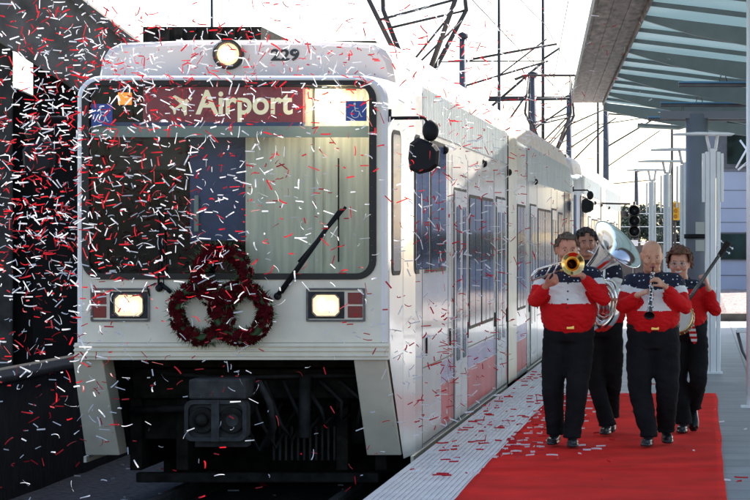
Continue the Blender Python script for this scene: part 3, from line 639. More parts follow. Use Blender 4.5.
# ------------------------------------------------------------------ right background: building, gravel bed, bench
bY = 80.
bl = empty('terminal_building', (px(724, 0, bY).x, bY, 0), 'lavender clad terminal building behind the lamp posts at the right', 'building')
x0 = px(718, 0, bY).x; x1 = x0 + 16
def wb(name, m, a, b, y0, y1, par=bl, bev=0):
    mb = MB(); mb.box((px(a, 0, bY).x, bY + y0, px(0, b[0], bY).z), (px(a, 0, bY).x if False else px(b[2], 0, bY).x, bY + y1, px(0, b[1], bY).z)); return world_child(mb, name, m, par, bev)
wb('wall', panelb, 719, (172, 232, 1100), 0, 8); wb('wall', panelb, 719, (261, 300, 1100), .01, 8)
wb('wall', column, 700, (60, 172, 1100), .02, 8)
glw = mat('building_glass', (.018, .035, .032), .2, spec=.1, var=.8, vscale=1.5)
w_ = wb('window', poleg, 719, (100, 168, 1100), -.06, 0); 
mb = MB()
for k in range(10): a = 727 + k * 30; mb.box((px(a, 0, bY).x, bY - .10, px(0, 164, bY).z), (px(a + 27, 0, bY).x, bY - .065, px(0, 104, bY).z))
off = bl.location; mb.v = [v - off for v in mb.v]; mb.build('pane', glw, w_)
w_ = wb('window', poleg, 719, (232.5, 260.5, 1100), -.06, .4)
mb = MB(); mb.box((px(721, 0, bY).x, bY - .10, px(0, 259, bY).z), (px(1098, 0, bY).x, bY - .065, px(0, 234, bY).z)); mb.v = [v - off for v in mb.v]; mb.build('pane', glw, w_)
mb = MB()
for yy in (190, 208, 222, 275): mb.box((px(719, 0, bY).x, bY - .012, px(0, yy + .6, bY).z), (px(1100, 0, bY).x, bY + .02, px(0, yy, bY).z))
for xx in (748, 790, 840, 890): mb.box((px(xx, 0, bY).x, bY - .012, px(0, 300, bY).z), (px(xx + .8, 0, bY).x, bY + .02, px(0, 262, bY).z))
mb.v = [v - off for v in mb.v]; mb.build('panel_joints', poleg, bl)
mb = MB(); nx, ny = 40, 60
for j in range(ny + 1):
    for i in range(nx + 1):
        x = .42 + 6 * i / nx; y = 54 + 25 * j / ny; mb.v.append(Vector((x, y, .10 + .05 * noise.noise(Vector((x * 3, y * 3, 0))) + (.08 if 0 < i < nx and 0 < j < ny else 0))))
for j in range(ny):
    for i in range(nx): a = j * (nx + 1) + i; mb.f.append([a, a + 1, a + nx + 2, a + nx + 1]); mb.m.append(0); mb.sm.append(False)
tag(mb.build('gravel_bed', gravel, fix=False), kind='structure')
mb = MB(); mb.box((.36, 53.6, 0), (6.6, 53.9, .16)); mb.box((.36, 53.9, 0), (.42, 79.5, .16)); tag(mb.build('kerb', conc, bevel=.01), kind='structure')
# small bench at the right edge
bn = empty('platform_bench', (px(751, 0, 30).x, 30, 0), 'pale metal bench with slanting legs at the right edge of the platform', 'bench')
mb = MB(); mb.box((-.18, -.25, .62), (1.0, .25, .66)); mb.build('seat', polew, bn, .01)
for s_ in (-1, 1):
    mb = MB(); mb.tube([(-.16, s_ * .2, .62), (-.10, s_ * .2, .4), (.12, s_ * .2, 0)], .018, 8); mb.build('leg', poleg, bn); mb = MB(); mb.tube([(.9, s_ * .2, .62), (.75, s_ * .2, 0)], .018, 8); mb.build('leg', poleg, bn)

mb = MB()
for (a_, b_, c_, d_) in ((736, 168, 752, 140), (738, 170, 756, 155), (740, 140, 760, 168), (744, 166, 770, 136), (760, 168, 790, 138)): mb.tube([px(a_, b_, bY - .3), px(c_, d_, bY - .3)], .035, 6)
mb.v = [v - off for v in mb.v]; mb.build('lattice_strut', polew, bl)
# ------------------------------------------------------------------ overhead line masts and wires beyond the train
def mast(x, Y, top, r, label, arm=None, insul=True):
    X = px(x, 0, Y).x; Z = px(0, top, Y).z
    o = empty('catenary_mast', (X, Y, -.6), label, 'mast', 'overhead line masts beyond the train')
    mb = MB(); mb.tube([(0, 0, 0), (0, 0, Z + .6)], [r * 1.1, r * .85], 10); mb.box((-r * 2, -r * 2, 0), (r * 2, r * 2, .1)); mb.build('post', poledk if r < .1 else poleg, o)
    mb = MB(); mb.lathe([(0, r * 1.2), (.10, r * 1.2), (.16, 0)], (0, 0, Z + .55), (0, 0, 1), 10); mb.build('cap', poledk, o)
    if arm:
        mb = MB()
        for (ax, az, bx, bz, rr) in arm: mb.tube([(ax, 0, az + .6), (bx, 0, bz + .6)], rr, 6)
        mb.build('bracket_arm', poledk, o)
    return o
mast(463, 60, 36, .10, 'first thick grey mast showing above the train roof, nearest the pantograph', [(0, 5.9, 2.2, 6.3, .03), (0, 5.3, 2.0, 5.9, .025)])
mast(499, 70, -60, .045, 'thin dark mast rising out of the picture between the thick masts', [(-1.4, 6.6, 1.2, 6.6, .015), (0, 6.2, 1.3, 7.2, .02)])
mast(533, 86, 74, .14, 'second thick grey mast with a round cap above the train roof', [(-1.5, 6.4, 1.3, 6.45, .05), (-.9, 5.6, 0, 6.9, .03), (0, 5.4, 1.3, 6.3, .03)])
mast(543, 92, -60, .06, 'tall thin dark mast carrying the long diagonal strut', [(0, 8.1, -3.6, 5.0, .045), (0, 8.2, .6, 8.6, .04), (-3.8, 8.1, 0, 8.15, .02)])
mast(569, 109, 97, .13, 'black mast with the flat cross arm over the second car', [(-3.4, 7.75, .1, 7.75, .08), (0, 6.6, 1.6, 7.3, .03), (-1.6, 5.4, 0, 7.0, .03), (0, 5.6, 2.0, 6.9, .03)])
mast(598, 140, 84, .07, 'thin mast just left of the canopy edge', [(0, 8, 2.6, 8.4, .03), (-2, 7, 0, 8.2, .03)])
mast(606, 152, 98, .19, 'sturdy dark blue mast under the end of the canopy edge', [(0, 9.2, 3.3, 9.0, .05), (0, 7.2, 3.2, 9.1, .05), (0, 6.0, 3.2, 8.2, .035), (-2.4, 6.0, 0, 8.4, .04), (0, 5.0, 3.0, 5.3, .03)])
mast(636.5, 180, 170, .16, 'short dark mast with an arm near the black signal', [(0, 6.5, 1.6, 6.7, .03)])
mast(672, 70, 60, .035, 'slender brown pole beside the yellow signal', None)
mast(212, 75, -50, .05, 'lone thin dark mast above the left part of the train roof', None)
# overhead wires
ow = empty('overhead_wire', (CX, 60, 5.5), 'thin overhead contact and messenger wires above the train', 'wire')
mb = MB()
for x, z, sag in ((0, .05, 0), (.02, 1.25, .35), (3.3, .9, .3)):
    for s0 in range(4):
        y0 = -50 + s0 * 50; pts = [(x, y0 + 5 * t, z - sag * 4 * (t / 10) * (1 - t / 10)) for t in range(11)]; mb.tube(pts, .009, 5)
for t in range(30): mb.tube([(0, -50 + t * 6.6, .05), (.01, -50 + t * 6.6, 1.1)], .004, 4)
mb.tube([(4.0, -30, 3.2), (-1, 30, 1.2)], .012, 5); mb.tube([(2.6, -25, 3.5), (-2.5, 45, 2.0)], .012, 5); mb.build('wires', poledk, ow)
# track signal, yellow signal
sg = empty('track_signal', (px(634.5, 0, 60).x, 60, 0), 'black three lamp railway signal with hoods standing beyond the tuba', 'signal')
mb = MB(); mb.tube([(0, 0, 0), (0, 0, 2.6)], .035, 10); mb.build('post', poledk, sg)
mb = MB(); z0 = px(0, 240, 60).z; z1 = px(0, 205, 60).z; mb.box((-.10, -.04, z0 + .04), (.10, .10, z1)); mb.build('backplate', black, sg, .02)
for k in range(3):
    z = z1 - .13 - k * .24; mb = MB(); mb.lathe([(.04, .0), (.04, .14), (0, .14), (-.22, .12), (-.22, .11), (0, .10)], (.0, -.08, z), (0, 1, 0), 18); l_ = mb.build('hood', black, sg); mb = MB(); mb.lathe([(-.01, 0), (0, .05), (.01, .09)], (0, -.09, z), (0, 1, 0), 16); mb.build('lens', mat('unlit_lens', (.03, .035, .04), .1), l_)
mb = MB(); mb.box((-.08, -.1, z0 - .14), (.08, -.04, z0)); mb.build('number_plate', whitep, sg)
mb = MB(); mb.tube([(-.15, 0, z1 - .2), (-.32, 0, z1 - .22)], .08, 10); mb.tube([(-.1, .1, z1 + .03), (-1.6, .1, z1 + .06)], .025, 8); mb.build('bracket', poledk, sg)
ys = empty('yellow_signal', (px(675, 0, 72).x, 72, 0), 'small yellow crossing signal on a pole behind the bald clarinet player', 'signal')
mb = MB(); mb.box((-.12, -.1, px(0, 220, 72).z), (.14, .1, px(0, 202, 72).z)); mb.build('housing', yellow, ys, .02)
mb = MB(); mb.tube([(0, .05, 0), (0, .05, 2.8)], .03, 8); mb.build('post', poledk, ys)
for k in range(3): mb = MB(); mb.lathe([(0, .07), (-.12, .075), (-.12, .065), (0, .06)], (.02, -.1, px(0, 205.5 + k * 5.5, 72).z), (0, 1, 0), 14); mb.build('hood', yellow, ys)
# background wall and fence
mb = MB(); mb.box((-6.0, 100, -.6), (1.0, 100.4, 1.5)); tag(mb.build('boundary_wall', mat('brown_block_wall', (.16, .12, .10), .9, var=.3, vscale=2, bump=.4, bscale=6)), 'low brown block wall far beyond the end of the platform', 'wall')
fe = empty('wire_fence', (-3, 97, -.6), 'thin white post fence beyond the platform end', 'fence')
for k in range(10): mb = MB(); mb.tube([(-2 + k * .62, 0, 0), (-2 + k * .62, 0, 3.4)], .03, 6); mb.build('fence_post', polew, fe)
mb = MB()
for z in (1.6, 2.2, 2.8, 3.3): mb.tube([(-2, 0, z), (3.8, 0, z)], .012, 5)
mb.build('fence_wire', polew, fe)
# pale fan shaped distant buildings and trees
def tree(x, Y, h, wd, seed, label):
    rnd = random.Random(seed); o = empty('background_tree', (x, Y, -.6), label, 'tree', 'distant trees beyond the station')
    mb = MB(); mb.tube([(0, 0, 0), (.1, 0, h * .35), (.0, 0, h * .75)], [.22, .16, .05], 8)
    for k in range(6): a = rnd.uniform(0, 2 * PI); mb.tube([(.05, 0, h * (.3 + .06 * k)), (math.cos(a) * wd * .5, math.sin(a) * wd * .5, h * (.5 + .06 * k))], [.09, .03], 6)
    mb.build('trunk', trunkm, o)
    mb = MB(); cl = [(Vector((rnd.gauss(0, .42) * wd, rnd.gauss(0, .4) * wd, h * rnd.uniform(.38, .92))), rnd.uniform(.25, .5) * wd * .8) for _ in range(16)]
    for c_, r_ in cl:
        for _ in range(150):
            d = Vector((rnd.gauss(0, 1), rnd.gauss(0, 1), rnd.gauss(0, 1))).normalized(); p = c_ + d * r_ * rnd.uniform(.5, 1.05); u = Vector((rnd.gauss(0, 1), rnd.gauss(0, 1), rnd.gauss(0, 1))).normalized(); v = u.orthogonal().normalized(); s_ = rnd.uniform(.12, .24)
            mb.add([p - u * s_, p + v * s_ * .6, p + u * s_, p - v * s_ * .6], [(0, 1, 2, 3)])
    mb.build('crown', leafm, o, fix=False)
tl_ = ['distant rounded tree seen just left of the farthest lamp post', 'distant tree seen between the two farthest lamp posts', 'distant spreading tree seen behind the yellow signal', 'distant low tree seen over the far end of the second car']
for i, (x, Y, h, wd) in enumerate(((638, 250, 5.6, 2.6), (660, 270, 6.0, 2.8), (681, 240, 5.4, 2.4), (622, 300, 6.2, 3.4))): tree(px(x, 0, Y).x, Y, h, wd, i + 3, tl_[i])

# PEOPLE
def skin_mat(name, col):
    m = mat(name, col, .5, var=.16, vscale=22, bump=.12, bscale=90); b = m.node_tree.nodes['Principled BSDF']
    b.inputs['Subsurface Weight'].default_value = .12; b.inputs['Subsurface Radius'].default_value = (.012, .005, .003); return m
def smooth_path(pts, rad, k=4):
    pts = [Vector(p) for p in pts]; rad = [r if isinstance(r, (tuple, list)) else (r, r) for r in rad]
    P, Q = [], []; n = len(pts)
    for i in range(n - 1):
        p0, p1, p2, p3 = pts[max(i - 1, 0)], pts[i], pts[i + 1], pts[min(i + 2, n - 1)]
        for j in range(k):
            t = j / k; P.append(.5 * ((2 * p1) + (p2 - p0) * t + (2 * p0 - 5 * p1 + 4 * p2 - p3) * t * t + (3 * p1 - p0 - 3 * p2 + p3) * t ** 3))
            e = t * t * (3 - 2 * t); Q.append(tuple(a + (b - a) * e for a, b in zip(rad[i], rad[i + 1])))
    return P + [pts[-1]], Q + [rad[-1]]
def limb(mb, pts, rad, n=14, ends=True, up=(1, 0, 0), k=4):
    P, Q = smooth_path(pts, rad, k); mb.tube(P, Q, n, up=up)
    if ends:
        for p, q in ((P[0], Q[0]), (P[-1], Q[-1])): r = min(q) * .98; mb.ell(p, (r, r, r), 10, 8)
def fuse(name, mb, voxel, mats, parent, pick=None, sm=3, wrinkle=0, wscale=9, seed=0):
    me = mb.mesh('tmp', [mats[0]]); bm = bmesh.new(); bm.from_mesh(me); bmesh.ops.recalc_face_normals(bm, faces=bm.faces); bm.to_mesh(me); bm.free()
    o = bpy.data.objects.new('tmp', me); C.objects.link(o)
    a = o.modifiers.new('r', 'REMESH'); a.mode = 'VOXEL'; a.voxel_size = voxel; a.use_smooth_shade = True
    if sm: b = o.modifiers.new('s', 'SMOOTH'); b.iterations = sm; b.factor = .5
    dg = bpy.context.evaluated_depsgraph_get(); nm = bpy.data.meshes.new_from_object(o.evaluated_get(dg)); bpy.data.objects.remove(o)
    nm.name = name; nm.materials.clear()
    for m in mats: nm.materials.append(m)
    if wrinkle:
        for v in nm.vertices:
            p = v.co; q = Vector((p.x * wscale + seed, p.y * wscale, p.z * wscale * 2.4 + p.x * 5)); d = noise.noise(q) + .8 * (.5 - abs(noise.noise(q * 1.7)) * 2)
            v.co = p + v.normal * (wrinkle * d)
    for f in nm.polygons:
        f.use_smooth = True; f.material_index = pick(f.center) if pick else 0
    r = bpy.data.objects.new(name, nm); C.objects.link(r); r.parent = parent; return r
def hand(mb, wrist, aim, palm, curl=.8, thumb=1, size=1., spread=.0):
    """palm: direction the palm faces; thumb: +1/-1 side"""
    a = Vector(aim).normalized(); pn = Vector(palm); pn = (pn - a * pn.dot(a)).normalized(); sd_ = a.cross(pn) * thumb; w_ = Vector(wrist); k = size
    limb(mb, [w_ - a * .02, w_ + a * .02, w_ + a * .055 * k, w_ + a * .088 * k], [(.026 * k, .020 * k), (.032 * k, .017 * k), (.041 * k, .016 * k), (.038 * k, .013 * k)], 12, up=tuple(sd_), k=3)
    for i, L in enumerate((.070, .078, .073, .058)):
        off = (1.5 - i) * .0205 * k; b = w_ + a * (.086 - .004 * abs(1.2 - i)) * k + sd_ * off
        c = curl * (1 + .08 * i); d1 = (a * math.cos(c * .6) + pn * math.sin(c * .6) + sd_ * (1.5 - i) * spread); d2 = a * math.cos(c * 1.5) + pn * math.sin(c * 1.5); d3 = a * math.cos(c * 2.2) + pn * math.sin(c * 2.2)
        p1 = b + d1 * L * .45 * k; p2 = p1 + d2 * L * .32 * k; p3 = p2 + d3 * L * .26 * k
        mb.tube([b - a * .01, b, p1, p2, p3], [.0095 * k, .0098 * k, .0092 * k, .0085 * k, .007 * k], 8); mb.ell(p3, (.007 * k,) * 3, 8, 6); mb.ell(p1, (.0095 * k,) * 3, 8, 6); mb.ell(p2, (.0088 * k,) * 3, 8, 6)
    b = w_ + a * .025 * k + sd_ * .026 * k; p1 = b + (sd_ * .7 + a * .75 + pn * .25).normalized() * .036 * k; p2 = p1 + (sd_ * .15 + a * .8 + pn * .65).normalized() * .030 * k; p3 = p2 + (a * .7 + pn * .8 - sd_ * .15).normalized() * .022 * k
    mb.tube([b, p1, p2, p3], [.015 * k, .0125 * k, .0105 * k, .008 * k], 8); mb.ell(p1, (.0125 * k,) * 3, 8, 6); mb.ell(p3, (.008 * k,) * 3, 8, 6)
def make_person(name_label, X, Y, spec):
    g = spec.get
    o = empty('person', (X, Y, g('lift', .02)), name_label, 'person', None)
    hc = Vector(g('head')); HM = Matrix.Translation(hc) @ Matrix.Rotation(g('yaw', 0), 4, 'Z') @ Matrix.Rotation(g('pitch', 0), 4, 'X') @ Matrix.Rotation(g('roll', 0), 4, 'Y')
    fw = g('fat', 1.); hs = g('hs', 1.)
    HM = HM @ Matrix.Scale(hs, 4)
    sk = skin_mat('skin_' + g('tone_name'), g('tone')); hairm = mat('hair_' + g('hair_name'), g('hair'), .75, var=.4, vscale=40, bump=.8, bscale=80, stretch=(1, 1, .4))
    mb = MB()
    E = lambda c, r, n=18, m=14: mb.ell(c, r, n, m, 0, HM)
    jw = g('jowl', 1.)
    E((0, .012, .035), (.078, .098, .088)); E((0, -.012, -.005), (.070 * (.5 + .5 * jw), .078, .085)); E((0, -.022, -.062), (.056 * jw, .064, .052)); E((0, -.066, -.092), (.027, .022, .022))
    E((0, -.030, -.085), (.048 * jw, .05, .035 * jw))
    for s_ in (-1, 1):
        E((s_ * .038, -.058, -.030), (.027 * jw, .030, .026)); E((s_ * .030, -.078, .026), (.026, .013, .009)); E((s_ * .079, .012, -.008), (.009, .020, .032)); E((s_ * .086, .018, .004), (.006, .016, .022))
        E((s_ * .012, -.106, -.034), (.010, .012, .009))
    P = [HM @ Vector(q) for q in ((0, -.086, .020), (0, -.100, -.004), (0, -.114, -.030))]; mb.tube(P, [.008, .0105, .0145], 10); mb.ell((0, -.108, -.031), (.014, .016, .011), 12, 8, 0, HM)
    E((0, -.088, -.057), (.023, .010, .006)); E((0, -.086, -.067), (.021, .011, .007))
    # neck, inner trunk and arms keep the body one surface
    nb = Vector(g('neck')); limb(mb, [hc + Vector((0, .02, -.03)), hc + Vector((0, .025, -.11)), nb, nb - Vector((0, 0, .07))], [(.055, .055), (.058 * jw, .06), (.066, .064), (.10, .07)], 16)
    shL, shR = Vector(g('sh')[0]), Vector(g('sh')[1]); hip = Vector(g('hip'))
    limb(mb, [nb - Vector((0, 0, .04)), nb - Vector((0, 0, .2)), hip + Vector((0, 0, .1)), hip], [(.10, .08), (.13, .09), (.13, .10), (.12, .09)], 16)
    limb(mb, [shL, nb - Vector((0, -.01, .07)), shR], [.05, .06, .05], 12)
    arms = g('arms')
    for s_, a in zip((shL, shR), arms):
        e, w_ = Vector(a['elbow']), Vector(a['wrist']); limb(mb, [s_, e], [.042, .036], 12, k=3); limb(mb, [e, (e + w_) / 2, w_], [.036, .034, .025], 12, k=3)
        hand(mb, w_, a['aim'], a['palm'], a.get('curl', .8), a.get('thumb', 1), a.get('size', 1.), a.get('spread', 0))
    feet = g('feet')
    for ft in feet:
        hp, kn, an = Vector(ft['hip']), Vector(ft['knee']), Vector(ft['ankle']); limb(mb, [hp, kn, an], [.07, .05, .035], 10, k=3)
    HI = HM.inverted()
    brow = g('brow', True)
    def pick(c):
        q = HI @ c
        if abs(q.x) < .024 and -.074 < q.z < -.052 and q.y < -.085: return 1
        if brow and .024 < q.z < .031 and .014 < abs(q.x) < .044 and q.y < -.066: return 2
        return 0
    body = fuse('body', mb, .006, [sk, lipm, hairm], o, pick, 2)
    # eyes
    for s_ in (-1, 1):
        mb = MB(); mb.ell((s_ * .031, -.0775, .006), (.0115, .010, .0052), 12, 8, 0, HM); mb.ell((s_ * .031, -.0865, .005), (.0055, .003, .0050), 10, 6, 1, HM); mb.ell((s_ * .031, -.079, .0125), (.016, .010, .004), 10, 6, 2, HM); mb.build('eye', [eyew, eyed, sk if not g('glasses') else eyed], body)
    if g('smile'):
        mb = MB(); mb.tube([HM @ Vector(q) for q in ((-.030, -.080, -.052), (-.015, -.095, -.0615), (0, -.100, -.065), (.015, -.095, -.0615), (.030, -.080, -.052))], [.002, .0065, .0075, .0065, .002], 8); mb.build('teeth', teeth, body)
    # hair
    if g('hairline') is not None:
        mb = MB(); n, m = 40, 26; hl = g('hairline'); vol = g('vol', .014); vs = []; keep = []
        for j in range(m + 1):
            th = PI * j / m
            for i in range(n):
                a = 2 * PI * i / n; d = Vector((math.sin(th) * math.cos(a), math.sin(th) * math.sin(a), math.cos(th)))
                q = Vector((0, .012, .030)) + Vector((d.x * (.080 + vol * .8), d.y * (.100 + vol * .7), d.z * (.092 + vol)))
                q += d * (.010 * noise.noise(d * 6 + hc * 9) + .006 * noise.noise(d * 17)); vs.append(HM @ q)
                front = max(0, -d.y); lim = hl(d)
                keep.append(d.z > lim)
        fs = []
        for j in range(m):
            for i in range(n):
                q = [j * n + i, (j + 1) * n + i, (j + 1) * n + (i + 1) % n, j * n + (i + 1) % n]
                if all(keep[t] for t in q): fs.append(q)
        mb.add(vs, fs, 0, True); rn = random.Random(int(abs(X) * 100))
        for t in range(320):       # loose locks standing off the cap of hair
            f = rn.choice(fs); p = vs[f[0]]; cdir = (p - HM @ Vector((0, .012, .03))).normalized(); dn = (Vector((rn.uniform(-.5, .5), rn.uniform(-.3, .5), -1)) + cdir * rn.uniform(.0, .8)).normalized(); L = rn.uniform(.015, .035); e = dn.cross(cdir).normalized() * .004
            mb.add([p - e, p + e, p + dn * L * .6 + cdir * .006 + e * .6, p + dn * L, p + dn * L * .6 + cdir * .006 - e * .6], [(0, 1, 2, 3, 4)])
        h_ = mb.build('hair', hairm, body, fix=False); so = h_.modifiers.new('t', 'SOLIDIFY'); so.thickness = .010; so.offset = -1
    if g('glasses'):
        mb = MB()
        for s_ in (-1, 1): mb.tube([HM @ Vector((s_ * .033 + .024 * math.cos(2 * PI * t / 20), -.100, .002 + .018 * math.sin(2 * PI * t / 20))) for t in range(21)], .0034, 6); mb.tube([HM @ Vector((s_ * .057, -.099, .006)), HM @ Vector((s_ * .080, -.01, .008))], .0018, 6)
        mb.tube([HM @ Vector((-.010, -.102, .006)), HM @ Vector((.010, -.102, .006))], .0018, 6); gs = mb.build('spectacles', mat('thin_wire_rim', (.62, .55, .45), .25, metal=.7), o)
    # shirt
    mb = MB(); tor = g('torso')
    pts = [t[0] for t in tor]; rad = [t[1] for t in tor]; limb(mb, pts, rad, 26, ends=False, up=(1, 0, 0), k=4)
    limb(mb, [shL, nb - Vector((0, 0, .055)), shR], [.070 * fw, .082 * fw, .070 * fw], 14)
    segs = []
    for s_, a in zip((shL, shR), arms):
        e, w_ = Vector(a['elbow']), Vector(a['wrist']); w2 = e + (w_ - e) * a.get('cuff', .86)
        limb(mb, [s_, (s_ + e) / 2 + Vector((0, 0, -.01)), e], [.070 * fw, .066 * fw, .058 * fw], 14, k=3); limb(mb, [e, e + (w2 - e) * .55 + Vector((0, 0, -.012)), w2 - (w2 - e) * .08, w2], [.058 * fw, .056 * fw, .046, .035], 14, k=3); segs.append((s_, e, w2))
    z1, z2 = g('bands')
    def dseg(c, a, b):
        t = max(0, min(1, (c - a).dot(b - a) / (b - a).length_squared)); return (c - (a + (b - a) * t)).length, t
    def pick(c):
        for (s_, e, w_) in segs:
            d1, t1 = dseg(c, s_, e); d2, t2 = dseg(c, e, w_)
            if d2 < .095 * fw and d2 <= d1: return 0 if True else 0
            if d1 < .095 * fw and t1 > .12:
                L = g('sleeve', (.38, .62))
                return 2 if t1 < L[0] else (1 if t1 < L[1] else 0)
        return 2 if c.z > z1 + g('vee', .0) * abs(c.x) else (1 if c.z > z2 else 0)
    shirt = fuse('shirt', mb, .0082, [shred, shwhite, star], o, pick, 3, .0095, 8, X * 7)
    mb = MB(); ring = [nb + Vector((.072 * math.cos(2 * PI * t / 24), .066 * math.sin(2 * PI * t / 24) , .012 + .016 * math.sin(2 * PI * t / 24))) for t in range(25)]; mb.tube(ring, [.014] * 25, 8, cap=False); mb.build('collar', g('collar', star), shirt)
    if g('placket', True):
        for k in range(5):
            zz = z1 + .06 - .065 * k; fy = min((v.co.y for v in shirt.data.vertices if abs(v.co.x - g('pl_x', 0)) < .02 and abs(v.co.z - zz) < .015), default=-.15); mb = MB(); mb.ell((g('pl_x', 0), fy - .001, zz), (.007, .004, .007), 10, 6); mb.build('button', numb, shirt)
    # trousers, belt
    mb = MB(); wr = [q_ + .008 for q_ in g('waist')]; zc = g('crotch', .80)
    limb(mb, [hip + Vector((0, 0, .07)), hip, Vector((hip.x, hip.y, zc + .05))], [(wr[0] * .97, wr[1] * .97), wr, (wr[0] * .92, wr[1] * .86)], 24, ends=False)
    for ft in feet:
        hp, kn, an = Vector(ft['hip']), Vector(ft['knee']), Vector(ft['ankle']); th = g('thigh', .105)
        limb(mb, [hp, hp + (kn - hp) * .5, kn, kn + (an - kn) * .55, an + Vector((0, 0, .02)), an - (an - kn).normalized() * -.03], [th, th * .93, th * .78, th * .70, .074, .080], 18, k=4, ends=False)
    tr = fuse('trousers', mb, .013, [blackcl], o, None, 4, .006, 7, X * 5 + 2)
    mb = MB(); bz = hip.z + .075; mb.tube([(hip.x + (wr[0] - .006) * math.cos(2 * PI * t / 40), hip.y + (wr[1] - .002) * math.sin(2 * PI * t / 40), bz) for t in range(41)], [(.022, .006)] * 41, 8, cap=False, up=(0, 0, 1)); bt = mb.build('belt', black, tr)
    if g('buckle', True): mb = MB(); bx = g('buckle_x', 0.); mb.box((bx - .032, hip.y - wr[1] - .022, bz - .036), (bx + .032, hip.y - wr[1] - .006, bz + .012)); mb.build('buckle', gold, bt, bevel=.006)
    # shoes
    for ft in feet:
        an = Vector(ft['ankle']); td = Vector(ft['toe']).normalized(); mb = MB(); up = Vector((0, 0, 1)); sd_ = td.cross(up).normalized(); up = sd_.cross(td)
        b = an - up * .05
        limb(mb, [b - td * .06, b - td * .02, b + td * .06, b + td * .13, b + td * .185], [(.036, .040), (.038, .048), (.044, .036), (.048, .028), (.036, .020)], 14, up=tuple(sd_), k=3)
        limb(mb, [an + Vector((0, 0, .03)), b], [.040, .036], 12)
        q = b - up * .018
        mb.prism([q + sd_ * x + td * y for x, y in ((-.034, -.085), (.034, -.085), (.036, 0), (.050, .10), (.046, .17), (.025, .21), (-.025, .21), (-.046, .17), (-.050, .10), (-.036, 0))], -up * .020)
        fuse('shoe', mb, .007, [shoem], o, None, 2)
    return o, HM

full_hair = lambda d: (.34 + .25 * (abs(d.x) < .25)) if d.y < -.55 else (-.05 if d.y < -.1 else -.62)
def ft(hip, knee, ankle, toe): return dict(hip=hip, knee=knee, ankle=ankle, toe=toe)

# --- trombone player
P1, H1 = make_person('man in red and white starred shirt playing a trombone, leftmost of the band', -1.07, 20.9, dict(
    head=(-.015, -.02, 1.600), yaw=R(12), pitch=R(6), neck=(0, .03, 1.450), sh=((-.195, .02, 1.39), (.195, .02, 1.39)), hip=(0, .02, .915), hs=1.06, jowl=1.12,
    tone_name='ruddy', tone=(.58, .24, .15), hair_name='grey_brown', hair=(.13, .085, .055), hairline=lambda d: (.52 if d.y < -.55 else (-.02 if d.y < -.1 else -.62)), vol=.012,
    arms=[dict(elbow=(-.27, -.12, 1.19), wrist=(-.165, -.33, 1.315), aim=(.75, -.5, .35), palm=(.2, .5, .8), curl=1.0, thumb=1),
          dict(elbow=(.285, -.13, 1.20), wrist=(.12, -.28, 1.395), aim=(-.7, -.4, .55), palm=(-.3, .3, -.6), curl=.95, thumb=1)],
    torso=[((0, .02, 1.015), (.205, .165)), ((0, -.005, 1.045), (.226, .188)), ((0, -.03, 1.13), (.235, .195)), ((0, -.01, 1.24), (.215, .165)), ((0, .015, 1.36), (.195, .125)), ((0, .025, 1.43), (.10, .085)), ((0, .03, 1.465), (.07, .068))],
    bands=(1.335, 1.165), waist=(.205, .165), thigh=.118, fat=1.05, sleeve=(.30, .55), buckle_x=.02,
    feet=[ft((-.10, .02, .86), (-.13, -.02, .50), (-.115, .06, .115), (-.12, -1, -.06)), ft((.09, .02, .86), (.075, -.10, .50), (.035, -.10, .10), (.05, -1, 0))]))
# --- tuba player
P2, H2 = make_person('dark haired man half hidden behind the trombone player, hugging the big tuba', -.84, 22.05, dict(
    head=(-.14, -.02, 1.655), yaw=R(10), pitch=R(4), neck=(-.11, .02, 1.50), sh=((-.29, .02, 1.43), (.10, .02, 1.43)), hip=(0, .03, .97),
    tone_name='tan', tone=(.46, .21, .13), hair_name='dark', hair=(.035, .025, .02), hairline=full_hair, vol=.014,
    arms=[dict(elbow=(-.32, -.12, 1.17), wrist=(-.12, -.34, 1.20), aim=(.9, -.2, .1), palm=(0, .4, -.3), curl=.9, thumb=1),
          dict(elbow=(.13, -.12, 1.13), wrist=(.02, -.33, 1.14), aim=(.35, -.25, .05), palm=(.2, .5, .7), curl=.9, thumb=-1)],
    torso=[((0, .03, 1.0), (.185, .14)), ((0, .01, 1.05), (.20, .155)), ((-.03, .0, 1.16), (.20, .155)), ((-.07, .01, 1.28), (.20, .14)), ((-.10, .02, 1.40), (.185, .12)), ((-.11, .02, 1.47), (.10, .08)), ((-.11, .02, 1.51), (.07, .065))],
    bands=(1.32, 1.17), waist=(.175, .135), thigh=.10, sleeve=(.34, .6),
    feet=[ft((-.09, .03, .86), (-.07, .03, .50), (.035, .0, .105), (-.05, -1, 0)), ft((.08, .03, .86), (.09, .10, .49), (.06, .34, .15), (.0, -1, -.30))]))
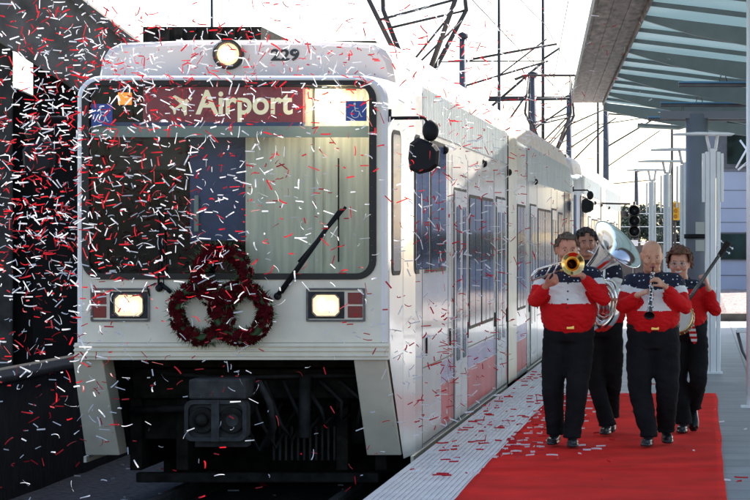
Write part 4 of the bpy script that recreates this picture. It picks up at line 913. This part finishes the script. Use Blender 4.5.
# --- clarinet player
P3, H3 = make_person('bald man in starred red and white shirt playing a clarinet, centre right of the carpet', -.385, 21.0, dict(
    head=(-.01, -.03, 1.545), yaw=R(8), pitch=R(10), neck=(0, .03, 1.40), sh=((-.185, .02, 1.335), (.185, .02, 1.335)), hip=(0, .02, .905), hs=1.05, jowl=1.22,
    tone_name='light', tone=(.60, .29, .17), hair_name='sparse', hair=(.12, .09, .07), hairline=None, brow=False,
    arms=[dict(elbow=(-.245, -.10, 1.14), wrist=(-.115, -.29, 1.235), aim=(.85, -.3, .35), palm=(.3, .2, -.5), curl=.9, thumb=1),
          dict(elbow=(.265, -.10, 1.13), wrist=(.10, -.27, 1.305), aim=(-.7, -.25, .65), palm=(-.4, .2, -.4), curl=.9, thumb=1)],
    torso=[((0, .02, 1.00), (.20, .165)), ((0, -.005, 1.03), (.218, .182)), ((0, -.03, 1.11), (.225, .185)), ((0, -.01, 1.20), (.205, .16)), ((0, .015, 1.31), (.185, .12)), ((0, .025, 1.38), (.10, .085)), ((0, .03, 1.415), (.07, .066))],
    bands=(1.27, 1.10), waist=(.212, .165), thigh=.125, crotch=.74, fat=1.02, sleeve=(.30, .55), buckle_x=.02, vee=.12,
    feet=[ft((-.10, .02, .84), (-.11, -.06, .48), (-.035, -.12, .10), (-.10, -1, 0)), ft((.10, .02, .84), (.115, .0, .48), (.105, .16, .12), (.10, -1, -.10))]))
# --- banjo player
P4, H4 = make_person('smiling short haired woman with glasses and red shirt holding a banjo at the right', -.115, 22.4, dict(
    head=(-.065, -.02, 1.475), yaw=R(-6), pitch=R(2), neck=(-.05, .02, 1.33), sh=((-.22, .02, 1.265), (.11, .02, 1.265)), hip=(.01, .03, .93), hs=1.05, jowl=1.24,
    tone_name='pink', tone=(.64, .29, .19), hair_name='auburn', hair=(.15, .06, .03), hairline=lambda d: (.42 if d.y < -.5 else (-.20 if d.y < -.1 else -.55)), vol=.036, glasses=True, smile=True,
    arms=[dict(elbow=(-.27, -.06, 1.02), wrist=(-.12, -.24, .98), aim=(.8, -.3, 0), palm=(0, .5, .2), curl=.7, thumb=1),
          dict(elbow=(.245, -.06, 1.07), wrist=(.185, -.20, 1.275), aim=(-.25, -.2, .9), palm=(-.8, .1, -.1), curl=1.0, thumb=-1, cuff=.80)],
    torso=[((.01, .03, .96), (.165, .135)), ((.0, .01, 1.0), (.18, .15)), ((-.01, .0, 1.08), (.185, .16)), ((-.03, -.01, 1.16), (.175, .16)), ((-.05, .01, 1.25), (.16, .12)), ((-.05, .02, 1.31), (.09, .08)), ((-.05, .02, 1.345), (.06, .06))],
    bands=(1.255, 9), waist=(.165, .135), thigh=.10, crotch=.76, fat=.95, sleeve=(.0, .0), placket=False, buckle=False, bow=1, lift=.015,
    feet=[ft((-.08, .03, .83), (-.07, .02, .46), (-.03, .0, .10), (-.1, -1, 0)), ft((.09, .03, .83), (.10, -.08, .47), (.055, .16, .22), (.05, -.62, -.78))]))

# ------------------------------------------------------------------ instruments
def at(P, v): return Vector(P.location) + Vector(v)
# trombone: bell towards the camera, slide stretched out to the left
tb = empty('trombone', at(P1, (.04, -.42, 1.485)), 'brass trombone with its bell towards us, played by the man on the left', 'trombone')
ax = Vector((-.46, -.87, -.16)).normalized(); bx = Vector((.16, -.98, .06)).normalized()
mb = MB(); mb.lathe([(-.02, .020), (-.20, .016), (-.30, .014)][::-1] + [(.04, .028), (.08, .042), (.105, .062), (.12, .088), (.124, .093), (.120, .093), (.10, .062), (.07, .040), (.0, .024), (-.1, .015)], (0, 0, 0), bx, 36); mb.build('bell', brass, tb)
mouth = H1 @ Vector((0, -.105, -.062)) - Vector((.04, -.42, 1.485)); lp = [mouth + Vector((0, -.01, 0)), mouth + ax * .10, mouth + ax * .62]
s0 = Vector((-.045, 0, -.085)); mb = MB()
mb.tube([mouth, mouth + ax * .06], [.014, .006], 10); e1 = mouth + ax * .50; e2 = e1 + s0
mb.tube([mouth + ax * .05, e1, e1 + ax * .035 + s0 * .25, e1 + ax * .04 + s0 * .6, e2, mouth + ax * .05 + s0], .0085, 10); mb.tube([mouth + ax * .16, mouth + ax * .16 + s0], .007, 8); mb.tube([mouth + ax * .28, mouth + ax * .28 + s0], .007, 8); mb.build('slide', chrome, tb)
mb = MB(); mb.tube([mouth + ax * .05 + s0, mouth + s0 - ax * .1, Vector((-.02, .35, -.05)), Vector((-.02, .40, 0)), Vector((-.03, .36, .02)), bx * -.28], .009, 10); mb.build('tuning_loop', brass, tb)
# tuba
tu = empty('tuba', at(P2, (.02, -.30, 1.15)), 'large silver tuba with wide bell tilted up to the right between two players', 'tuba')
def up_(x, y, yo): p = px(x, y, 21.75 + yo); return p - tu.location
b0 = up_(594, 283, 0); b1 = up_(618, 244.5, -.22); d = (b1 - b0).normalized(); L = (b1 - b0).length
# the mouth of the bell opens up, to the right and a little towards us
mb = MB(); pr = [(0, .045), (.12, .058), (.22, .075), (.32, .105), (.40, .155), (.45, .205), (.47, .245), (.475, .255), (.468, .256), (.44, .20), (.38, .142), (.30, .098), (.20, .07), (.05, .05)]
dd = Vector((.66, -.36, .62)).normalized(); st = b1 - dd * .47; mb.lathe(pr, st, dd, 48); bell = mb.build('bell', chrome, tu)
mb = MB(); P_, Q_ = smooth_path([st + dd * .03, st - dd * .06, b0 + Vector((-.10, 0, -.10)), up_(592, 312, 0), up_(600, 326, -.02), up_(612, 316, -.02), up_(616, 296, 0), up_(610, 282, .02), up_(602, 286, .05)], [.052, .056, .060, .062, .060, .055, .046, .036, .028], 6); mb.tube(P_, Q_, 18); mb.build('outer_bow', chrome, tu)
mb = MB()
for k, (rx_, rz_) in enumerate(((.10, .17), (.075, .13), (.05, .10))):
    c = up_(604, 302, -.06 - .02 * k); mb.tube([c + Vector((rx_ * math.cos(2 * PI * t / 28), .0, rz_ * math.sin(2 * PI * t / 28))) for t in range(29)], .014 - .002 * k, 8, cap=False)
mb.build('tubing', chrome, tu)
for k in range(3):
    mb = MB(); c = up_(600 + k * 4, 304, -.12); mb.tube([c + Vector((0, 0, -.08)), c + Vector((0, 0, .08))], .016, 10); mb.tube([c + Vector((0, 0, .08)), c + Vector((0, 0, .12))], .006, 8); mb.build('valve', chrome, tu)
mo = H2 @ Vector((0, -.105, -.062)) + P2.location - tu.location
mb = MB(); P_, Q_ = smooth_path([mo, mo + Vector((.05, -.06, -.02)), mo + Vector((.14, -.08, -.10)), up_(603, 285, -.05)], [.014, .008, .009, .012], 5); mb.tube(P_, Q_, 10); mb.build('mouthpipe', chrome, tu)
# clarinet
cl = empty('clarinet', at(P3, (0, -.3, 1.3)), 'black clarinet with silver keys, played by the bald man', 'clarinet')
m0 = H3 @ Vector((0, -.100, -.064)) - Vector((0, -.3, 1.3)); dn = Vector((-.03, -.62, -.52)).normalized()
mb = MB(); mb.tube([m0, m0 + dn * .07, m0 + dn * .075, m0 + dn * .50], [.006, .012, .015, .015], 12); mb.build('joint', mat('grenadilla_wood', (.012, .011, .012), .25, coat=.3), cl)
mb = MB(); mb.lathe([(.48, .016), (.53, .020), (.57, .030), (.595, .042), (.60, .043), (.59, .038), (.56, .024), (.52, .010), (.52, .0)], m0, dn, 28); mb.build('bell', MATS['grenadilla_wood'], cl)
mb = MB(); u = Vector((0, .3, -.3)).cross(dn).normalized(); v = dn.cross(u) * (1 if dn.cross(u).z > 0 else -1)
for t in (.08, .24, .38, .49): mb.lathe([(0, .0155), (0, .018), (.012, .018), (.012, .0155)], m0 + dn * t, dn, 16)
for k in range(9): c = m0 + dn * (.11 + .04 * k) + v * .017; mb.ell(c + u * (.006 if k % 2 else -.004), (.008, .006, .007), 8, 6)
mb.tube([m0 + dn * .1 + v * .015 + u * .012, m0 + dn * .46 + v * .015 + u * .012], .0028, 6); mb.tube([m0 + dn * .12 + v * .015 - u * .012, m0 + dn * .44 + v * .015 - u * .012], .0028, 6); mb.build('keys', chrome, cl)
# banjo
bj_c = px(677, 318, 22.02); bj = empty('banjo', bj_c, 'banjo with dark neck pointing up to the right, held by the smiling woman', 'banjo')
hd = px(723, 251, 22.12) - bj_c; nd = hd.normalized(); fn = Vector((-.25, -.95, .05)); fn = (fn - nd * fn.dot(nd)).normalized(); sd2 = nd.cross(fn)
mb = MB(); mb.lathe([(-.04, 0), (-.04, .130), (-.03, .150), (.0, .152), (.035, .150), (.04, .142), (.036, .135)], (0, 0, 0), fn, 40); mb.build('resonator', mat('striped_rim_wood', (.20, .09, .03), .3, coat=.4), bj)
mb = MB(); mb.lathe([(.037, .134), (.037, 0)], (0, 0, 0), fn, 36); mb.build('drum_head', mat('drum_skin', (.70, .66, .56), .5), bj)
mb = MB(); mb.lathe([(.034, .143), (.046, .143), (.046, .132), (.034, .132)], (0, 0, 0), fn, 40)
for k in range(24): a = 2 * PI * k / 24; c = (nd * math.cos(a) + sd2 * math.sin(a)) * .153; mb.tube([c - fn * .03, c + fn * .042], .0045, 6)
mb.build('tension_hoop', brass, bj)
mb = MB()
def slab(a0, a1, w0, w1, z0, z1): mb.hexa([nd * a0 - sd2 * w0 + fn * z0, nd * a0 + sd2 * w0 + fn * z0, nd * a1 + sd2 * w1 + fn * z0, nd * a1 - sd2 * w1 + fn * z0, nd * a0 - sd2 * w0 + fn * z1, nd * a0 + sd2 * w0 + fn * z1, nd * a1 + sd2 * w1 + fn * z1, nd * a1 - sd2 * w1 + fn * z1])
slab(.13, hd.length - .06, .015, .012, .012, .045); slab(hd.length - .06, hd.length + .09, .020, .028, .010, .026); nk = mb.build('neck', mat('ebony_neck', (.018, .010, .007), .6, spec=.2), bj, bevel=.004)
mb = MB()
for k in range(5): o_ = sd2 * (k - 2) * .006; mb.tube([nd * -.08 + fn * .05 + o_, nd * (hd.length - .05) + fn * .048 + o_ * .8], .0005, 4)
mb.build('strings', chrome, nk)
for s_ in (-1, 1):
    for t in (0, .05): mb = MB(); c = nd * (hd.length + .01 + t) + sd2 * s_ * .032 + fn * .018; mb.tube([c, c + sd2 * s_ * .022], .004, 6); mb.ell(c + sd2 * s_ * .028, (.009, .006, .011), 8, 6); mb.build('tuning_peg', polew, nk)
# striped sash hanging from the banjo player's waist
mb = MB(); c = Vector((.035, -.165, .98))
for k in range(9):
    z0, z1 = c.z - k * .022, c.z - (k + 1) * .022; w0 = .020 + .012 * math.sin(k / 8 * PI * .9); w1 = .020 + .012 * math.sin((k + 1) / 8 * PI * .9) if k < 8 else .004
    mb.hexa([(c.x - w1 + .004 * k, c.y - .012, z1), (c.x + w1 + .004 * k, c.y - .012, z1), (c.x + w1 + .004 * k, c.y, z1), (c.x - w1 + .004 * k, c.y, z1), (c.x - w0 + .004 * k, c.y - .012, z0), (c.x + w0 + .004 * k, c.y - .012, z0), (c.x + w0 + .004 * k, c.y, z0), (c.x - w0 + .004 * k, c.y, z0)], k % 2)
mb.build('striped_sash', [shred, shwhite], P4)

# ------------------------------------------------------------------ confetti in the air and on the ground
def strip(L, wd, kind, rnd):
    mb = MB(); n = 5; cur = {'straight': .0, 'bent': .8, 'curled': 2.0}[kind]; vs = []; p = Vector((0, 0, 0)); a = -cur / 2
    tw = rnd.uniform(-.6, .6)
    for i in range(n + 1):
        e = Vector((0, math.cos(tw * i / n), math.sin(tw * i / n))) * wd / 2; vs += [p - e, p + e]; p = p + Vector((math.cos(a), 0, math.sin(a))) * (L / n); a += cur / n
    c = sum(vs, Vector()) / len(vs); return [v - c for v in vs], [(2 * i, 2 * i + 1, 2 * i + 3, 2 * i + 2) for i in range(n)]
rc = random.Random(42)
train_front = 19.75
def clear(p):   # keep the strips out of the train, the people and the ground
    if p.y > train_front and -5.05 < p.x < -2.26 and p.z < 3.45: return False
    if p.z < (.03 if p.x > -2.2 else -.5): return False
    for P, r in ((P1, .55), (P2, .45), (P3, .5), (P4, .5)):
        if abs(p.x - P.location.x) < r and abs(p.y - P.location.y) < .6 and p.z < 1.95: return False
    return True
air = []
def scatter(n, fx):
    k = 0; cl = [Vector((rc.gauss(0, 1), rc.gauss(0, 1), rc.gauss(0, 1))) for _ in range(max(4, n // 22))]; base = [fx() for _ in cl]
    while k < n:
        p = fx()
        if rc.random() < .38:          # some strips fly in loose bunches
            j = rc.randrange(len(cl)); q = base[j]; p = q + Vector((rc.gauss(0, .13), rc.gauss(0, .2), rc.gauss(0, .13)))
        if clear(p): air.append(p); k += 1
U = rc.uniform; G = rc.gauss
scatter(2100, lambda: Vector((G(-4.35, .85), U(16.2, 19.7), G(2.15, .85))))              # burst before the windscreen
scatter(1000, lambda: Vector((U(-6.1, -4.1), U(16.5, 22), G(1.9, .85))))                 # left of the nose
scatter(480, lambda: Vector((U(-4.8, -2.5), U(17, 19.7), U(1.3, 3.2))))
scatter(600, lambda: Vector((U(-4.8, -2.2), U(17.2, 20.4), G(3.1, .30))))               # above the roof edge
scatter(1100, lambda: Vector((G(-2.10, .30), 18.4 + abs(G(0, 4.6)), U(.1, 3.5))))        # down the side
scatter(480, lambda: Vector((U(-2.7, -1.4), U(21, 36), G(3.0, .6))))                    # towards the masts
scatter(150, lambda: Vector((U(-5.6, -2.3), U(16, 19.6), U(-.4, 1.0))))                 # low in front
scatter(30, lambda: Vector((U(-1.5, -.2), U(22, 40), U(2.6, 4.4))))
items = []
for p in air: items.append((p, Matrix.Rotation(U(0, 2 * PI), 3, 'Z') @ Matrix.Rotation(U(0, 2 * PI), 3, 'X') @ Matrix.Rotation(U(0, 2 * PI), 3, 'Y'), rc.random() < .47, rc.choice(['straight', 'straight', 'straight', 'bent', 'bent', 'curled'])))
ground_items = []
def lay(n, fx):
    for _ in range(n):
        p = fx(); ground_items.append((p, Matrix.Rotation(U(0, 2 * PI), 3, 'Z') @ Matrix.Rotation(R(90) + U(-.35, .35), 3, 'X') @ Matrix.Rotation(U(-.15, .15), 3, 'Y'), rc.random() < .45, rc.choice(['straight', 'bent', 'bent'])))
lay(230, lambda: Vector((-1.6 + abs(G(0, .35)), U(19.5, 29), .035)))
lay(170, lambda: Vector((U(-2.15, -1.6), U(18, 33), .030)))
lay(40, lambda: Vector((U(-1.5, .9), U(17, 30), .035)))
lay(70, lambda: Vector((U(-5.9, -2.6), U(19, 26), -.51)))
dims = [(rc.uniform(.05, .10), rc.uniform(.009, .014)) for _ in range(600)]
protos = {}
for red in (False, True):
    for kind in ('straight', 'bent', 'curled'):
        vs, fs = strip(.074, .0090, kind, rc); m_ = MB(); m_.add(vs, fs); protos[(red, kind)] = m_.mesh('confetti_strip', confr if red else confw)
order = sorted(range(len(items)), key=lambda i: items[i][0].y); single = set(order[:290]); rest = MB()
LB = {(False, 'straight'): 'straight white paper confetti strip flying in the air', (False, 'bent'): 'bent white paper confetti strip flying in the air', (False, 'curled'): 'curled white paper confetti strip flying in the air',
      (True, 'straight'): 'straight red paper confetti strip flying in the air', (True, 'bent'): 'bent red paper confetti strip flying in the air', (True, 'curled'): 'curled red paper confetti strip flying in the air'}
for i, (p, Rm, red, kind) in enumerate(items):
    if i in single:
        o = bpy.data.objects.new('confetti_strip', protos[(red, kind)]); C.objects.link(o); o.location = p; o.rotation_euler = Rm.to_euler(); k = U(.75, 1.15); o.scale = (k, 1, k)
        tag(o, LB[(red, kind)], 'confetti', '%s %s paper confetti strips in the air' % (kind, 'red' if red else 'white'))
    else:
        vs, fs = strip(U(.035, .09), U(.006, .0105), kind, rc); rest.add([p + Rm @ v for v in vs], fs, 1 if red else 0)
tag(rest.build('confetti_cloud', [confw, confr], fix=False), 'cloud of small red and white paper strips drifting past the train', 'confetti', None, 'stuff')
gm = MB()
for (p, Rm, red, kind) in ground_items:
    vs, fs = strip(U(.06, .11), U(.010, .014), kind, rc); gm.add([p + Rm @ v for v in vs], fs, 1 if red else 0)
tag(gm.build('fallen_confetti', [confw, confr], fix=False), 'red and white paper strips littering the carpet, platform edge and track', 'confetti', None, 'stuff')
